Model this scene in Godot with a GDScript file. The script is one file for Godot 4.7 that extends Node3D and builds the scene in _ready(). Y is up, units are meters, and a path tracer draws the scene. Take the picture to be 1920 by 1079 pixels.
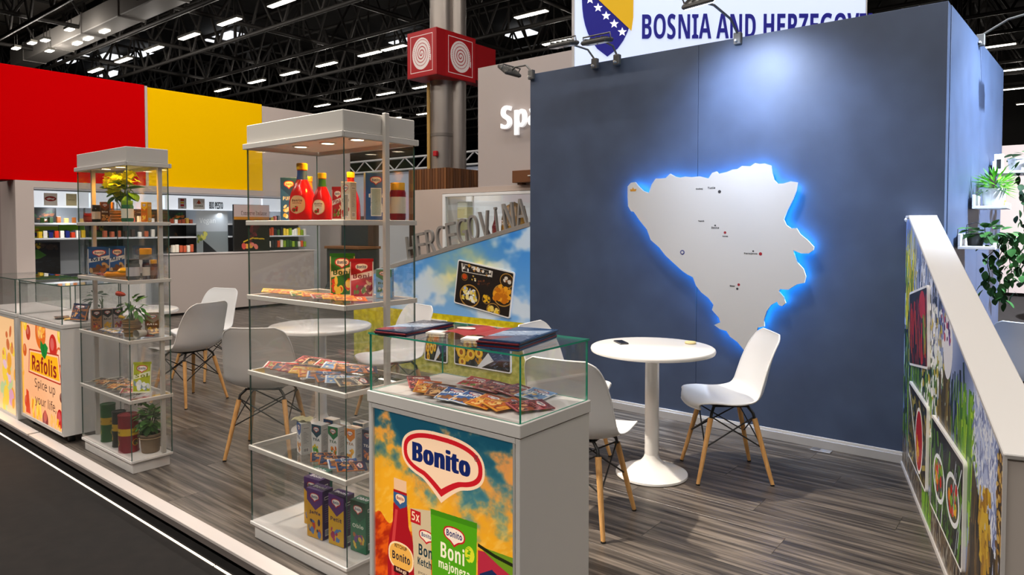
extends Node3D
# An exhibition stand: glass showcases, counters, round tables and shell chairs before a slate blue wall with a lit map.
# World axes follow the stand: -X runs along the aisle to the left, -Z runs into the stand. Metres, y up.

var rng := RandomNumberGenerator.new()
var taken := {}
var mats := {}
var meshes := {}
var texs := {}
var bound := Rect2()                                          # the inside of the case that is being filled, x and z

# ---------------------------------------------------------------- meshes
class M:
	var v := PackedVector3Array()
	var n := PackedVector3Array()
	var u := PackedVector2Array()
	var ix := PackedInt32Array()

	func quad(a: Vector3, b: Vector3, c: Vector3, d: Vector3) -> M:
		var nn := (c - a).cross(b - a).normalized()
		var s := v.size()
		for p in [a, b, c, d]:
			v.append(p)
			n.append(nn)
		for t in [Vector2(0, 0), Vector2(1, 0), Vector2(1, 1), Vector2(0, 1)]:
			u.append(t)
		ix.append_array([s, s + 1, s + 2, s, s + 2, s + 3])
		return self

	func facing(p: Array, nn: Vector3) -> M:      # a flat convex face turned towards nn
		var s := v.size()
		var flip: bool = (p[2] - p[0]).cross(p[1] - p[0]).dot(nn) < 0
		for q in p:
			v.append(q)
			n.append(nn.normalized())
			u.append(Vector2(0.5, 0.5))
		for k in p.size() - 2:
			if flip:
				ix.append_array([s, s + k + 2, s + k + 1])
			else:
				ix.append_array([s, s + k + 1, s + k + 2])
		return self

	func box(c0: Vector3, c1: Vector3, bev := 0.0) -> M:
		var a := c0.min(c1)
		var b := c0.max(c1)
		var e := Vector3(bev, bev, bev)
		var i := a + e
		var o := b - e
		quad(Vector3(i.x, o.y, b.z), Vector3(o.x, o.y, b.z), Vector3(o.x, i.y, b.z), Vector3(i.x, i.y, b.z))
		quad(Vector3(o.x, o.y, a.z), Vector3(i.x, o.y, a.z), Vector3(i.x, i.y, a.z), Vector3(o.x, i.y, a.z))
		quad(Vector3(b.x, o.y, o.z), Vector3(b.x, o.y, i.z), Vector3(b.x, i.y, i.z), Vector3(b.x, i.y, o.z))
		quad(Vector3(a.x, o.y, i.z), Vector3(a.x, o.y, o.z), Vector3(a.x, i.y, o.z), Vector3(a.x, i.y, i.z))
		quad(Vector3(i.x, b.y, i.z), Vector3(o.x, b.y, i.z), Vector3(o.x, b.y, o.z), Vector3(i.x, b.y, o.z))
		quad(Vector3(i.x, a.y, o.z), Vector3(o.x, a.y, o.z), Vector3(o.x, a.y, i.z), Vector3(i.x, a.y, i.z))
		if bev > 0:
			var c := (a + b) / 2
			var h := (b - a) / 2
			for s in [-1, 1]:
				for t in [-1, 1]:
					var ps := [Vector3(h.x - bev, s * h.y, t * (h.z - bev)), Vector3(-h.x + bev, s * h.y, t * (h.z - bev)), Vector3(-h.x + bev, s * (h.y - bev), t * h.z), Vector3(h.x - bev, s * (h.y - bev), t * h.z)]
					facing(ps.map(func(p): return p + c), Vector3(0, s, t))
					ps = [Vector3(s * h.x, h.y - bev, t * (h.z - bev)), Vector3(s * h.x, -h.y + bev, t * (h.z - bev)), Vector3(s * (h.x - bev), -h.y + bev, t * h.z), Vector3(s * (h.x - bev), h.y - bev, t * h.z)]
					facing(ps.map(func(p): return p + c), Vector3(s, 0, t))
					ps = [Vector3(s * h.x, t * (h.y - bev), h.z - bev), Vector3(s * h.x, t * (h.y - bev), -h.z + bev), Vector3(s * (h.x - bev), t * h.y, -h.z + bev), Vector3(s * (h.x - bev), t * h.y, h.z - bev)]
					facing(ps.map(func(p): return p + c), Vector3(s, t, 0))
					for r in [-1, 1]:
						ps = [Vector3(s * h.x, t * (h.y - bev), r * (h.z - bev)), Vector3(s * (h.x - bev), t * h.y, r * (h.z - bev)), Vector3(s * (h.x - bev), t * (h.y - bev), r * h.z)]
						facing(ps.map(func(p): return p + c), Vector3(s, t, r))
		return self

	func grid(nu: int, nv: int, f: Callable, flip := false) -> M:   # a smooth sheet f(u, v)
		var s := v.size()
		for j in nv + 1:
			for i in nu + 1:
				var a := float(i) / nu
				var b := float(j) / nv
				var p: Vector3 = f.call(a, b)
				var e := 0.004
				var du: Vector3 = f.call(minf(a + e, 1.0), b) - f.call(maxf(a - e, 0.0), b)
				var dv: Vector3 = f.call(a, minf(b + e, 1.0)) - f.call(a, maxf(b - e, 0.0))
				var nn := du.cross(dv)
				nn = nn.normalized() if nn.length() > 1e-12 else Vector3.UP
				v.append(p)
				n.append(-nn if flip else nn)
				u.append(Vector2(a, b))
		for j in nv:
			for i in nu:
				var q := s + j * (nu + 1) + i
				var w := q + nu + 1
				if flip:
					ix.append_array([q, q + 1, w + 1, q, w + 1, w])
				else:
					ix.append_array([q, w + 1, q + 1, q, w, w + 1])
		return self

	func lathe(pr: Array, seg := 24, c := Vector3.ZERO, hard := false) -> M:   # profile of Vector2(radius, height), bottom to top
		var total := 0.0
		var at := [0.0]
		for k in pr.size() - 1:
			total += pr[k].distance_to(pr[k + 1])
			at.append(total)
		for k in pr.size() - 1:
			var a: Vector2 = pr[k]
			var b: Vector2 = pr[k + 1]
			var m := Vector2((b - a).y, -(b - a).x)
			var na := m.normalized()
			var nb := m.normalized()
			if not hard:
				if k > 0:
					var p0: Vector2 = pr[k] - pr[k - 1]
					var m0 := Vector2(p0.y, -p0.x).normalized()
					if m0.dot(na) > 0.75:
						na = (na + m0).normalized()
				if k < pr.size() - 2:
					var p1: Vector2 = pr[k + 2] - pr[k + 1]
					var m1 := Vector2(p1.y, -p1.x).normalized()
					if m1.dot(nb) > 0.75:
						nb = (nb + m1).normalized()
			var s := v.size()
			for i in seg + 1:
				var g := TAU * i / seg
				var d := Vector3(sin(g), 0, cos(g))
				v.append(c + d * a.x + Vector3.UP * a.y)
				n.append((d * na.x + Vector3.UP * na.y).normalized())
				u.append(Vector2(float(i) / seg, 1.0 - at[k] / total))
				v.append(c + d * b.x + Vector3.UP * b.y)
				n.append((d * nb.x + Vector3.UP * nb.y).normalized())
				u.append(Vector2(float(i) / seg, 1.0 - at[k + 1] / total))
			for i in seg:
				var q := s + i * 2
				ix.append_array([q, q + 1, q + 3, q, q + 3, q + 2])
		return self

	func tube(pts: Array, r: float, seg := 6, r2 := -1.0, caps := true) -> M:
		var last := pts.size() - 1
		var rings := []
		var side := Vector3.UP
		for k in pts.size():
			var d: Vector3 = (pts[mini(k + 1, last)] - pts[maxi(k - 1, 0)]).normalized()
			if absf(d.dot(side)) > 0.95:
				side = Vector3.RIGHT if absf(d.x) < 0.9 else Vector3.FORWARD
			var x := side.cross(d).normalized()
			var y := d.cross(x).normalized()
			side = y
			var rr := r if r2 < 0 else lerpf(r, r2, float(k) / last)
			var s := v.size()
			rings.append(s)
			for i in seg:
				var g := TAU * i / seg
				var o := x * cos(g) + y * sin(g)
				v.append(pts[k] + o * rr)
				n.append(o)
				u.append(Vector2(float(i) / seg, float(k) / last))
		for k in last:
			for i in seg:
				var a: int = rings[k] + i
				var b: int = rings[k] + (i + 1) % seg
				var c: int = rings[k + 1] + i
				var d: int = rings[k + 1] + (i + 1) % seg
				ix.append_array([a, c, b, b, c, d])
		if caps:
			for k in [0, last]:
				var d: Vector3 = (pts[0] - pts[1]) if k == 0 else (pts[last] - pts[last - 1])
				var ps := []
				for i in seg:
					ps.append(v[rings[k] + i])
				facing(ps, d)
		return self

	func prism(poly: PackedVector2Array, z0: float, z1: float, sides := true) -> M:  # front face at z1, seen from +z
		var t := Geometry2D.triangulate_polygon(poly)
		var lo := poly[0]
		var hi := poly[0]
		for p in poly:
			lo = lo.min(p)
			hi = hi.max(p)
		for z in [z1, z0]:
			var s := v.size()
			var nn := Vector3(0, 0, 1 if z == z1 else -1)
			for p in poly:
				v.append(Vector3(p.x, p.y, z))
				n.append(nn)
				u.append(Vector2((p.x - lo.x) / (hi.x - lo.x), (hi.y - p.y) / (hi.y - lo.y)))
			for k in range(0, t.size(), 3):
				var a := poly[t[k]]
				var b := poly[t[k + 1]]
				var c := poly[t[k + 2]]
				var ccw := (b - a).cross(c - a) > 0
				if ccw == (z == z1):
					ix.append_array([s + t[k], s + t[k + 2], s + t[k + 1]])
				else:
					ix.append_array([s + t[k], s + t[k + 1], s + t[k + 2]])
			if not sides:
				return self
		var turn := -1.0 if Geometry2D.is_polygon_clockwise(poly) else 1.0
		for k in poly.size():
			var a := poly[k]
			var b := poly[(k + 1) % poly.size()]
			var o := Vector3((b - a).y, -(b - a).x, 0) * turn
			if o.length() > 1e-9:
				facing([Vector3(a.x, a.y, z1), Vector3(b.x, b.y, z1), Vector3(b.x, b.y, z0), Vector3(a.x, a.y, z0)], o)
		return self

	func mesh() -> ArrayMesh:
		var a := []
		a.resize(Mesh.ARRAY_MAX)
		a[Mesh.ARRAY_VERTEX] = v
		a[Mesh.ARRAY_NORMAL] = n
		a[Mesh.ARRAY_TEX_UV] = u
		a[Mesh.ARRAY_INDEX] = ix
		var m := ArrayMesh.new()
		m.add_surface_from_arrays(Mesh.PRIMITIVE_TRIANGLES, a)
		return m

# ---------------------------------------------------------------- flat prints
class Paint:
	var im: Image
	var w: int
	var h: int
	var r := RandomNumberGenerator.new()
	static var glyphs := {}

	func _init(ww: int, hh: int, c: Color, sd := 1) -> void:
		w = ww
		h = hh
		r.seed = sd
		im = Image.create_empty(w, h, false, Image.FORMAT_RGB8)
		im.fill(c)

	func rect(x: float, y: float, a: float, b: float, c: Color) -> void:
		im.fill_rect(Rect2i(roundi(x * w), roundi(y * h), maxi(1, roundi(a * w)), maxi(1, roundi(b * h))), c)

	func fill(px: PackedVector2Array, c: Color) -> void:     # pixels, even-odd
		var lo := 1e9
		var hi := -1e9
		for p in px:
			lo = minf(lo, p.y)
			hi = maxf(hi, p.y)
		for y in range(maxi(0, floori(lo)), mini(h, ceili(hi) + 1)):
			var yy := y + 0.5
			var xs := []
			for k in px.size():
				var a := px[k]
				var b := px[(k + 1) % px.size()]
				if (a.y <= yy) != (b.y <= yy):
					xs.append(a.x + (yy - a.y) / (b.y - a.y) * (b.x - a.x))
			xs.sort()
			for k in range(0, xs.size() - 1, 2):
				var x0 := maxi(0, roundi(xs[k]))
				var x1 := mini(w, roundi(xs[k + 1]))
				if x1 > x0:
					im.fill_rect(Rect2i(x0, y, x1 - x0, 1), c)

	func poly(p: Array, c: Color) -> void:
		var px := PackedVector2Array()
		for k in range(0, p.size(), 2):
			px.append(Vector2(p[k] * w, p[k + 1] * h))
		fill(px, c)

	func ell(x: float, y: float, a: float, b: float, c: Color, turn := 0.0) -> void:   # a and b as shares of the width
		var px := PackedVector2Array()
		for k in 28:
			px.append(Vector2(x * w, y * h) + Vector2(cos(TAU * k / 28) * a * w, sin(TAU * k / 28) * b * w).rotated(turn))
		fill(px, c)

	func line(x0: float, y0: float, x1: float, y1: float, t: float, c: Color) -> void:
		var a := Vector2(x0 * w, y0 * h)
		var b := Vector2(x1 * w, y1 * h)
		var o := (b - a).orthogonal().normalized() * t * w / 2
		fill(PackedVector2Array([a + o, b + o, b - o, a - o]), c)

	func text(s: String, x: float, y: float, a: float, b: float, c: Color, bold := true, serif := false, slant := 0.0, rise := 0.0) -> void:   # stretched into the box
		var key := s + str(bold) + str(serif)
		if not glyphs.has(key):
			var f := SystemFont.new()
			f.font_names = PackedStringArray(["Droid Serif" if serif else "Droid Sans"])
			f.font_weight = 700 if bold else 400
			var tm := TextMesh.new()
			tm.text = s
			tm.font = f
			tm.font_size = 32
			tm.depth = 0.0
			tm.pixel_size = 0.05
			var ar := tm.get_mesh_arrays()
			var vs: PackedVector3Array = ar[Mesh.ARRAY_VERTEX]
			var ii: PackedInt32Array = ar[Mesh.ARRAY_INDEX] if ar[Mesh.ARRAY_INDEX] != null else PackedInt32Array(range(vs.size()))
			var lo := Vector2(1e9, 1e9)
			var hi := -lo
			var tri := PackedVector2Array()
			for k in ii:
				var p := Vector2(vs[k].x, -vs[k].y)
				tri.append(p)
				lo = lo.min(p)
				hi = hi.max(p)
			for k in tri.size():
				tri[k] = (tri[k] - lo) / (hi - lo)
			glyphs[key] = tri
		var g: PackedVector2Array = glyphs[key]
		for k in range(0, g.size(), 3):
			var px := PackedVector2Array()
			for j in 3:
				var p := g[k + j]
				px.append(Vector2((x + p.x * a + (1.0 - p.y) * slant * b) * w, (y + p.y * b - p.x * rise) * h))
			fill(px, c)

	func blobs(count: int, x: float, y: float, a: float, b: float, size: float, cs: Array) -> void:
		for k in count:
			var s := size * r.randf_range(0.5, 1.2)
			ell(x + r.randf() * a, y + r.randf() * b, s, s * r.randf_range(0.45, 1.0), cs[r.randi() % cs.size()], r.randf() * PI)

	func strokes(count: int, x: float, y: float, a: float, b: float, lenx: float, leny: float, t: float, cs: Array) -> void:
		for k in count:
			var px := x + r.randf() * a
			var py := y + r.randf() * b
			line(px, py, px + lenx * r.randf_range(0.4, 1.0) * (1 if r.randf() < 0.5 else -1), py + leny * r.randf_range(0.4, 1.0), t * r.randf_range(0.5, 1.3), cs[r.randi() % cs.size()])

	func clouds(f: Callable, cell := 4) -> void:              # f(u, v) -> Color on a coarse grid, then smoothed
		var small := Image.create_empty(maxi(2, w / cell), maxi(2, h / cell), false, Image.FORMAT_RGB8)
		for yy in small.get_height():
			for xx in small.get_width():
				small.set_pixel(xx, yy, f.call((xx + 0.5) / small.get_width(), (yy + 0.5) / small.get_height()))
		small.resize(w, h, Image.INTERPOLATE_CUBIC)
		im = small

	func badge(x: float, y: float, a: float, b: float, tip: float, c: Color) -> void:   # an oval that runs out in a point below; a, b, tip as shares of the width
		var px := PackedVector2Array()
		for k in 96:
			var g := TAU * k / 96
			var q := Vector2(signf(cos(g)) * pow(absf(cos(g)), 0.8) * a, signf(sin(g)) * pow(absf(sin(g)), 0.8) * b)
			if q.y > 0:
				q.y += tip * pow(maxf(0.0, 1.0 - absf(q.x) / (0.5 * a)), 1.4)
			px.append(Vector2(x * w, y * h) + q * w)
		fill(px, c)

	func tex() -> ImageTexture:
		return ImageTexture.create_from_image(im)

# ---------------------------------------------------------------- materials, things and parts
func hx(s: String) -> Color:
	return Color(s)

func mat(key: String, col: String, rough := 0.5, metal := 0.0) -> StandardMaterial3D:
	if not mats.has(key):
		var m := StandardMaterial3D.new()
		m.resource_name = key
		m.albedo_color = Color(col)
		m.roughness = rough
		m.metallic = metal
		mats[key] = m
	return mats[key]

func tmat(key: String, t: Texture2D, rough := 0.45, glow := 0.0) -> StandardMaterial3D:
	if not mats.has(key):
		var m := StandardMaterial3D.new()
		m.resource_name = key
		m.albedo_texture = t
		m.roughness = rough
		m.texture_repeat = false
		if glow > 0:
			m.emission_enabled = true
			m.emission = Color.BLACK
			m.emission_texture = t
			m.emission_energy_multiplier = glow
		mats[key] = m
	return mats[key]

func glow(key: String, col: String, energy: float) -> StandardMaterial3D:
	if not mats.has(key):
		var m := mat(key, col, 0.6)
		m.emission_enabled = true
		m.emission = Color(col)
		m.emission_energy_multiplier = energy
	return mats[key]

func rough_by(m: StandardMaterial3D, t: Texture2D, scale: Vector3) -> StandardMaterial3D:
	m.albedo_texture = t
	m.uv1_triplanar = true
	m.uv1_world_triplanar = true
	m.uv1_scale = scale
	return m

func noise_tex(key: String, sd: int, freq: float, dark: String, light: String, size := 512, oct := 4) -> NoiseTexture2D:
	if not texs.has(key):
		var f := FastNoiseLite.new()
		f.seed = sd
		f.frequency = freq
		f.fractal_octaves = oct
		var t := NoiseTexture2D.new()
		t.width = size
		t.height = size
		t.seamless = true
		t.noise = f
		var g := Gradient.new()
		g.set_color(0, Color(dark))
		g.set_color(1, Color(light))
		t.color_ramp = g
		texs[key] = t
	return texs[key]

func numbered(s: String) -> String:
	var k: int = taken.get(s, 0)
	taken[s] = k + 1
	return s if k == 0 else "%s_%03d" % [s, k]

func thing(called: String, label: String, category: String, at := Vector3.ZERO, turn := 0.0, group := "") -> Node3D:
	var o := Node3D.new()
	o.name = numbered(called)
	add_child(o)
	o.position = at
	o.rotation.y = turn
	o.set_meta("label", label)
	o.set_meta("category", category)
	if group:
		o.set_meta("group", group)
	return o

func setting(called: String) -> Node3D:
	var o := Node3D.new()
	o.name = called
	add_child(o)
	o.set_meta("kind", "structure")
	return o

func part(parent: Node3D, called: String, m: Mesh, material: Material, at := Vector3.ZERO, turn := Vector3.ZERO, size := Vector3.ONE) -> MeshInstance3D:
	var o := MeshInstance3D.new()
	o.name = called
	o.mesh = m
	o.material_override = material
	parent.add_child(o, true)
	o.position = at
	o.rotation = turn
	o.scale = size
	return o

func bx(a: Vector3, b: Vector3, bev := 0.0) -> ArrayMesh:
	return M.new().box(a, b, bev).mesh()

func cbox(x: float, y: float, z: float, bev := 0.0) -> ArrayMesh:      # standing on its base centre, shared between equals
	var key := "cbox %s %s %s %s" % [x, y, z, bev]
	if not meshes.has(key):
		meshes[key] = bx(Vector3(-x / 2, 0, -z / 2), Vector3(x / 2, y, z / 2), bev)
	return meshes[key]

func sheet(x: float, y: float) -> ArrayMesh:                            # a print, facing +z, standing on its base centre
	var key := "sheet %s %s" % [x, y]
	if not meshes.has(key):
		meshes[key] = M.new().quad(Vector3(-x / 2, y, 0), Vector3(x / 2, y, 0), Vector3(x / 2, 0, 0), Vector3(-x / 2, 0, 0)).mesh()
	return meshes[key]

func lettering(s: String, height: float, depth: float, bold := true, wide := 0.0) -> Array:    # [mesh, scale] of letters of that cap height, centred
	var f := SystemFont.new()
	f.font_names = PackedStringArray(["Droid Sans"])
	f.font_weight = 700 if bold else 400
	var t := TextMesh.new()
	t.text = s
	t.font = f
	t.font_size = 64
	t.pixel_size = 0.01
	t.depth = 0.1
	t.curve_step = 2.0
	var b := t.get_aabb()
	var k := height / b.size.y
	return [t, Vector3(wide / b.size.x if wide > 0 else k, k, depth / 0.1), b.get_center()]

func letters(parent: Node3D, called: String, s: String, at: Vector3, height: float, depth: float, material: Material, wide := 0.0, turn := Vector3.ZERO, bold := true) -> MeshInstance3D:
	var l := lettering(s, height, depth, bold, wide)
	var o := part(parent, called, l[0], material, Vector3.ZERO, turn, l[1])
	o.position = at - o.transform.basis * (l[2] as Vector3)
	return o

func lamp_spot(parent: Node3D, at: Vector3, towards: Vector3, energy: float, angle: float, col: String, size: float) -> void:
	var l := SpotLight3D.new()
	l.name = "spot"
	parent.add_child(l, true)
	l.position = at
	l.look_at_from_position(parent.to_global(at), parent.to_global(at) + towards, Vector3.UP if absf(towards.normalized().y) < 0.99 else Vector3.RIGHT)
	l.light_energy = energy
	l.spot_angle = angle
	l.spot_angle_attenuation = 0.9
	l.spot_range = 40.0
	l.spot_attenuation = 2.0
	l.light_color = Color(col)
	l.light_size = size
	l.shadow_enabled = true

func lamp_area(parent: Node3D, at: Vector3, towards: Vector3, energy: float, size: Vector2, col: String) -> void:
	var l := AreaLight3D.new()
	l.name = "area"
	parent.add_child(l, true)
	l.look_at_from_position(parent.to_global(at), parent.to_global(at) + towards, Vector3.UP if absf(towards.normalized().y) < 0.99 else Vector3.FORWARD)
	l.area_size = size
	l.area_range = 60.0
	l.light_energy = energy
	l.light_color = Color(col)
	l.shadow_enabled = true

# ---------------------------------------------------------------- the scene
func _ready() -> void:
	rng.seed = 7
	# camera: standing in the aisle, 1.43 m up, turned 39 degrees to the left of the stand's depth axis
	var cam := Camera3D.new()
	cam.name = "camera"
	add_child(cam)
	cam.position = Vector3(0, 1.43, 0)
	cam.rotation = Vector3(-atan(0.032), deg_to_rad(39.0), 0)
	cam.projection = Camera3D.PROJECTION_FRUSTUM
	cam.near = 0.05
	cam.far = 200.0
	cam.size = 2.0 * 539.5 / 1285.0 * cam.near
	cam.frustum_offset = Vector2(0, -73.4 / 1285.0 * cam.near)
	cam.current = true
	# surroundings: a closed hall, so nothing but its lamps gives light
	var env := Environment.new()
	env.background_mode = Environment.BG_COLOR
	env.background_color = Color("0c0c0e")
	env.tonemap_mode = Environment.TONE_MAPPER_LINEAR
	env.tonemap_exposure = 1.35
	env.sdfgi_enabled = true
	env.ssao_enabled = true
	env.ssil_enabled = true
	var we := WorldEnvironment.new()
	we.name = "surroundings"
	we.environment = env
	add_child(we)
	hall_lamps()
	truss_spots()
	materials()
	hall()
	stand_floor()
	map_wall()
	wing_panels()
	neighbours()
	furniture()
	showcases()
	floods()
	wall_map()
	goods()
	plants()
	small_things()

const LAMP_COLD := "fff6ec"

func ceiling_lamp(x: float, z: float, label: String, group: String, energy: float, long := 1.45) -> void:
	var t := thing("ceiling_lamp", label, "ceiling lamp", Vector3(x, 9.0, z), 0.0, group)
	t.scale.x = long / 1.45
	if not meshes.has("lamp_case"):
		meshes.lamp_case = bx(Vector3(-0.74, 0.0, -0.13), Vector3(0.74, 0.09, 0.13), 0.01)
		meshes.lamp_face = bx(Vector3(-0.7, -0.03, -0.11), Vector3(0.7, 0.0, 0.11), 0.006)
		meshes.lamp_rod = M.new().tube([Vector3(0, 0.09, 0), Vector3(0, 0.55, 0)], 0.012).mesh()
	part(t, "housing", meshes.lamp_case, mat("lamp housing", "5a584f", 0.6))
	part(t, "diffuser", meshes.lamp_face, glow("lamp diffuser", "fff8ec", 3.2))
	part(t, "hanger", meshes.lamp_rod, mat("truss steel", "3d3a37", 0.6), Vector3(-0.5, 0, 0))
	part(t, "hanger", meshes.lamp_rod, mat("truss steel", "3d3a37", 0.6), Vector3(0.5, 0, 0))
	if z > -9.0:
		lamp_area(t, Vector3(0, -0.05, 0), Vector3.DOWN, energy, Vector2(1.4, 0.22), LAMP_COLD)
	else:                                                       # bare tubes farther off, seen with the steel round them
		var l := OmniLight3D.new()
		l.name = "tube_light"
		t.add_child(l, true)
		l.position = Vector3(0, -0.14, 0)
		l.light_color = Color(LAMP_COLD)
		l.light_energy = energy
		l.light_size = 0.12
		l.omni_range = 60.0
		l.omni_attenuation = 2.0
		l.shadow_enabled = true

func hall_lamps() -> void:
	var rows := [
		[-13.3, [-20.8, -24.2, -27.3, -30.4, -33.5, -36.7], "in the row above the red wall"],
		[-19.6, [-15.0, -22.3, -23.9, -27.0, -30.0, -33.0, -36.5], "in the row above the yellow wall"],
		[-26.0, [-27.3, -30.3, -33.3, -36.3], "in the row behind the red spiral sign"],
		[-32.2, [-33.6, -36.7], "low in the farthest row at the column"],
		[-35.3, [-2.5, -5.6], "nearest row above the shelf wall"],
		[-41.1, [-2.0, -5.1], "second row above the shelf wall"],
		[-46.8, [-2.4, -5.4], "third row above the shelf wall"],
		[-52.9, [-1.9, -4.9], "farthest row above the shelf wall"],
		[-23.2, [-16.4], "alone beside the white sign with the blue shield"]]
	var order := ["first", "second", "third", "fourth", "fifth", "sixth", "seventh"]
	for r in rows:
		for k in r[1].size():
			var who: String = "white ceiling lamp " + r[2] if r[1].size() == 1 else "white ceiling lamp, %s from the right %s" % [order[k], r[2]]
			ceiling_lamp(r[1][k], r[0], who, "hall ceiling lamps", 0.95)
	var small := ["leftmost", "second", "third", "fourth", "rightmost"]
	for k in 5:
		ceiling_lamp([-34.8, -33.3, -34.2, -32.4, -29.9][k], [-9.55, -9.7, -10.6, -9.9, -9.95][k], "short white lamp beside the pale ceiling duct, %s of five" % small[k], "lamps beside the ceiling duct", 1.1, 0.5)
	for z in [-7.2, -0.9, 5.4]:                                 # the same rows go on over the stand and the aisle
		for k in 8:
			ceiling_lamp(4.4 - 3.1 * k, z, "white ceiling lamp hanging over the stand and its aisle", "hall ceiling lamps overhead", {-7.2: 7.0, -0.9: 9.0, 5.4: 15.0}[z])

func truss_spots() -> void:                                    # stage spots hung from the trusses, above the frame
	for d in [[Vector3(-5.0, 6.5, -0.97), Vector3(-1.9, 0.0, -2.95), 66.0, 13.0, "fff2e0", "black stage spot hung high over the aisle left of the stand"], [Vector3(3.4, 5.6, -4.6), Vector3(-0.45, 1.3, -6.0), 160.0, 22.0, "d6e8ff", "black stage spot hung high to the right of the shelf wall"], [Vector3(4.5, 5.6, -11.0), Vector3(1.0, 0.3, -15.0), 200.0, 50.0, "f6f6ff", "black stage spot over the neighbouring stand on the right"], [Vector3(-5.6, 6.2, -4.6), Vector3(-11.1, 1.9, -4.9), 13.0, 40.0, "fff6ec", "black stage spot hung before the red and yellow band"]]:
		var t := thing("stage_spot", d[5], "spotlight", d[0], 0.0, "stage spots")
		var aim: Vector3 = (d[1] - d[0]).normalized()
		var can := part(t, "can", M.new().lathe([Vector2(0.09, 0.02), Vector2(0.1, 0.3), Vector2(0.06, 0.36), Vector2(0, 0.37)], 20).mesh(), mat("spot black", "1a1a1a", 0.5))
		can.basis = Basis(Quaternion(Vector3.UP, -aim))
		var face := part(can, "lens", M.new().lathe([Vector2(0, 0.03), Vector2(0.085, 0.03)], 20).mesh(), glow("spot lens light", "fff4e6", 4.0))
		face.position = Vector3.ZERO
		part(t, "hanger", M.new().tube([-aim * 0.3, -aim * 0.3 + Vector3(0, 3.4, 0)], 0.015, 6).mesh(), mat("truss steel", "3d3a37"))
		lamp_spot(t, aim * 0.02, aim, d[2], d[3], d[4], 0.09)

func materials() -> void:
	mat("white laminate", "d9d6d2", 0.32)
	mat("grey laminate", "c3bfba", 0.4)
	mat("aluminium", "cfcac2", 0.4, 0.25)
	mat("black steel", "161616", 0.45)
	mat("chair plastic", "d8d8d8", 0.3)
	mat("table white", "dcdbda", 0.2)
	mat("beech", "ffffff", 0.5)
	var g := mat("glass", "e4f2ee", 0.0)
	g.transparency = BaseMaterial3D.TRANSPARENCY_ALPHA
	g.albedo_color = Color(0.7, 0.9, 0.84, 0.008)
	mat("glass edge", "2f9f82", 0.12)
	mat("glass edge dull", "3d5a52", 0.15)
	var lam := mat("beech", "ffffff")
	rough_by(lam, noise_tex("beech grain", 3, 0.02, "c08a4c", "e6b678"), Vector3(6, 1.2, 6))

func hall() -> void:
	var car := mat("aisle carpet", "ffffff", 0.95)
	rough_by(car, noise_tex("carpet", 11, 0.05, "0f0c0b", "1c1816", 512, 5), Vector3(0.35, 0.35, 0.35))
	var f := setting("floor_hall")
	part(f, "carpet", bx(Vector3(-62, -0.2, -62), Vector3(26, -0.1, 22)), car)
	var roof := setting("ceiling")
	part(roof, "roof_deck", bx(Vector3(-62, 12.6, -62), Vector3(26, 12.8, 22)), mat("roof deck", "2c2a28", 0.9))
	part(roof, "pale_roof_bay", bx(Vector3(-60, 12.1, -13.0), Vector3(-8, 12.2, -3.5)), mat("pale roof", "a39c93", 0.8))
	for p in [[-50.0, -16.7, 1.6], [-52.9, -20.0, 1.4], [-45.1, -19.1, 1.0], [-37.6, -20.4, 1.5], [-47.5, -18.0, 0.8], [-30.0, -27.5, 1.2], [-24.0, -30.5, 0.9]]:   # daylight panels in the roof
		part(roof, "skylight_panel", bx(Vector3(-p[2], 0, -0.5), Vector3(p[2], 0.05, 0.5)), glow("skylight", "f2f5fa", 0.9), Vector3(p[0], 12.2, p[1]))
	for d in [["wall_left", Vector3(-62.2, -0.2, -62), Vector3(-62, 12.8, 22)], ["wall_right", Vector3(26, -0.2, -62), Vector3(26.2, 12.8, 22)], ["wall_far", Vector3(-62, -0.2, -62.2), Vector3(26, 12.8, -62)], ["wall_rear", Vector3(-62, -0.2, 22), Vector3(26, 12.8, 22.2)]]:
		part(setting(d[0]), "cladding", bx(d[1], d[2]), mat("hall cladding", "3a3836", 0.8))
	var steel := mat("truss steel", "3d3a37", 0.6)
	for k in 13:                                                # trusses along the aisle
		var z := -9.0 - 3.15 * k
		truss(Vector3(-58, 0, z), Vector3(8, 0, z), 9.3, 11.6, 2.4, 0.055, steel, "black roof truss along the hall, %s from the front" % ["first", "second", "third", "fourth", "fifth", "sixth", "seventh", "eighth", "ninth", "tenth", "eleventh", "twelfth", "thirteenth"][k])
	for k in 11:                                                # and across it
		var x := 2.0 - 5.6 * k
		truss(Vector3(x, 0, -6), Vector3(x, 0, -58), 9.6, 11.9, 2.6, 0.06, steel, "black roof truss across the hall, %s from the right" % ["first", "second", "third", "fourth", "fifth", "sixth", "seventh", "eighth", "ninth", "tenth", "eleventh"][k])
	var duct := thing("ceiling_duct", "long pale grey ceiling duct running above the red wall", "duct", Vector3(-29.5, 9.3, -11.3))
	part(duct, "casing", bx(Vector3(-11, 0, -0.45), Vector3(11, 0.8, 0.45), 0.03), mat("duct metal", "b8b3ad", 0.5))
	for x in [-9.0, -5.4, -1.8, 1.8, 5.4, 9.0]:
		part(duct, "flange", bx(Vector3(x - 0.03, -0.03, -0.48), Vector3(x + 0.03, 0.83, 0.48)), mat("duct flange", "8f8b86", 0.5))
	for x in [-3.6, -2.4, -0.7]:
		part(duct, "spotlight", bx(Vector3(x - 0.3, -0.06, -0.1), Vector3(x + 0.3, 0.0, 0.1)), glow("lamp diffuser", "fff8ec", 3.2))

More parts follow.
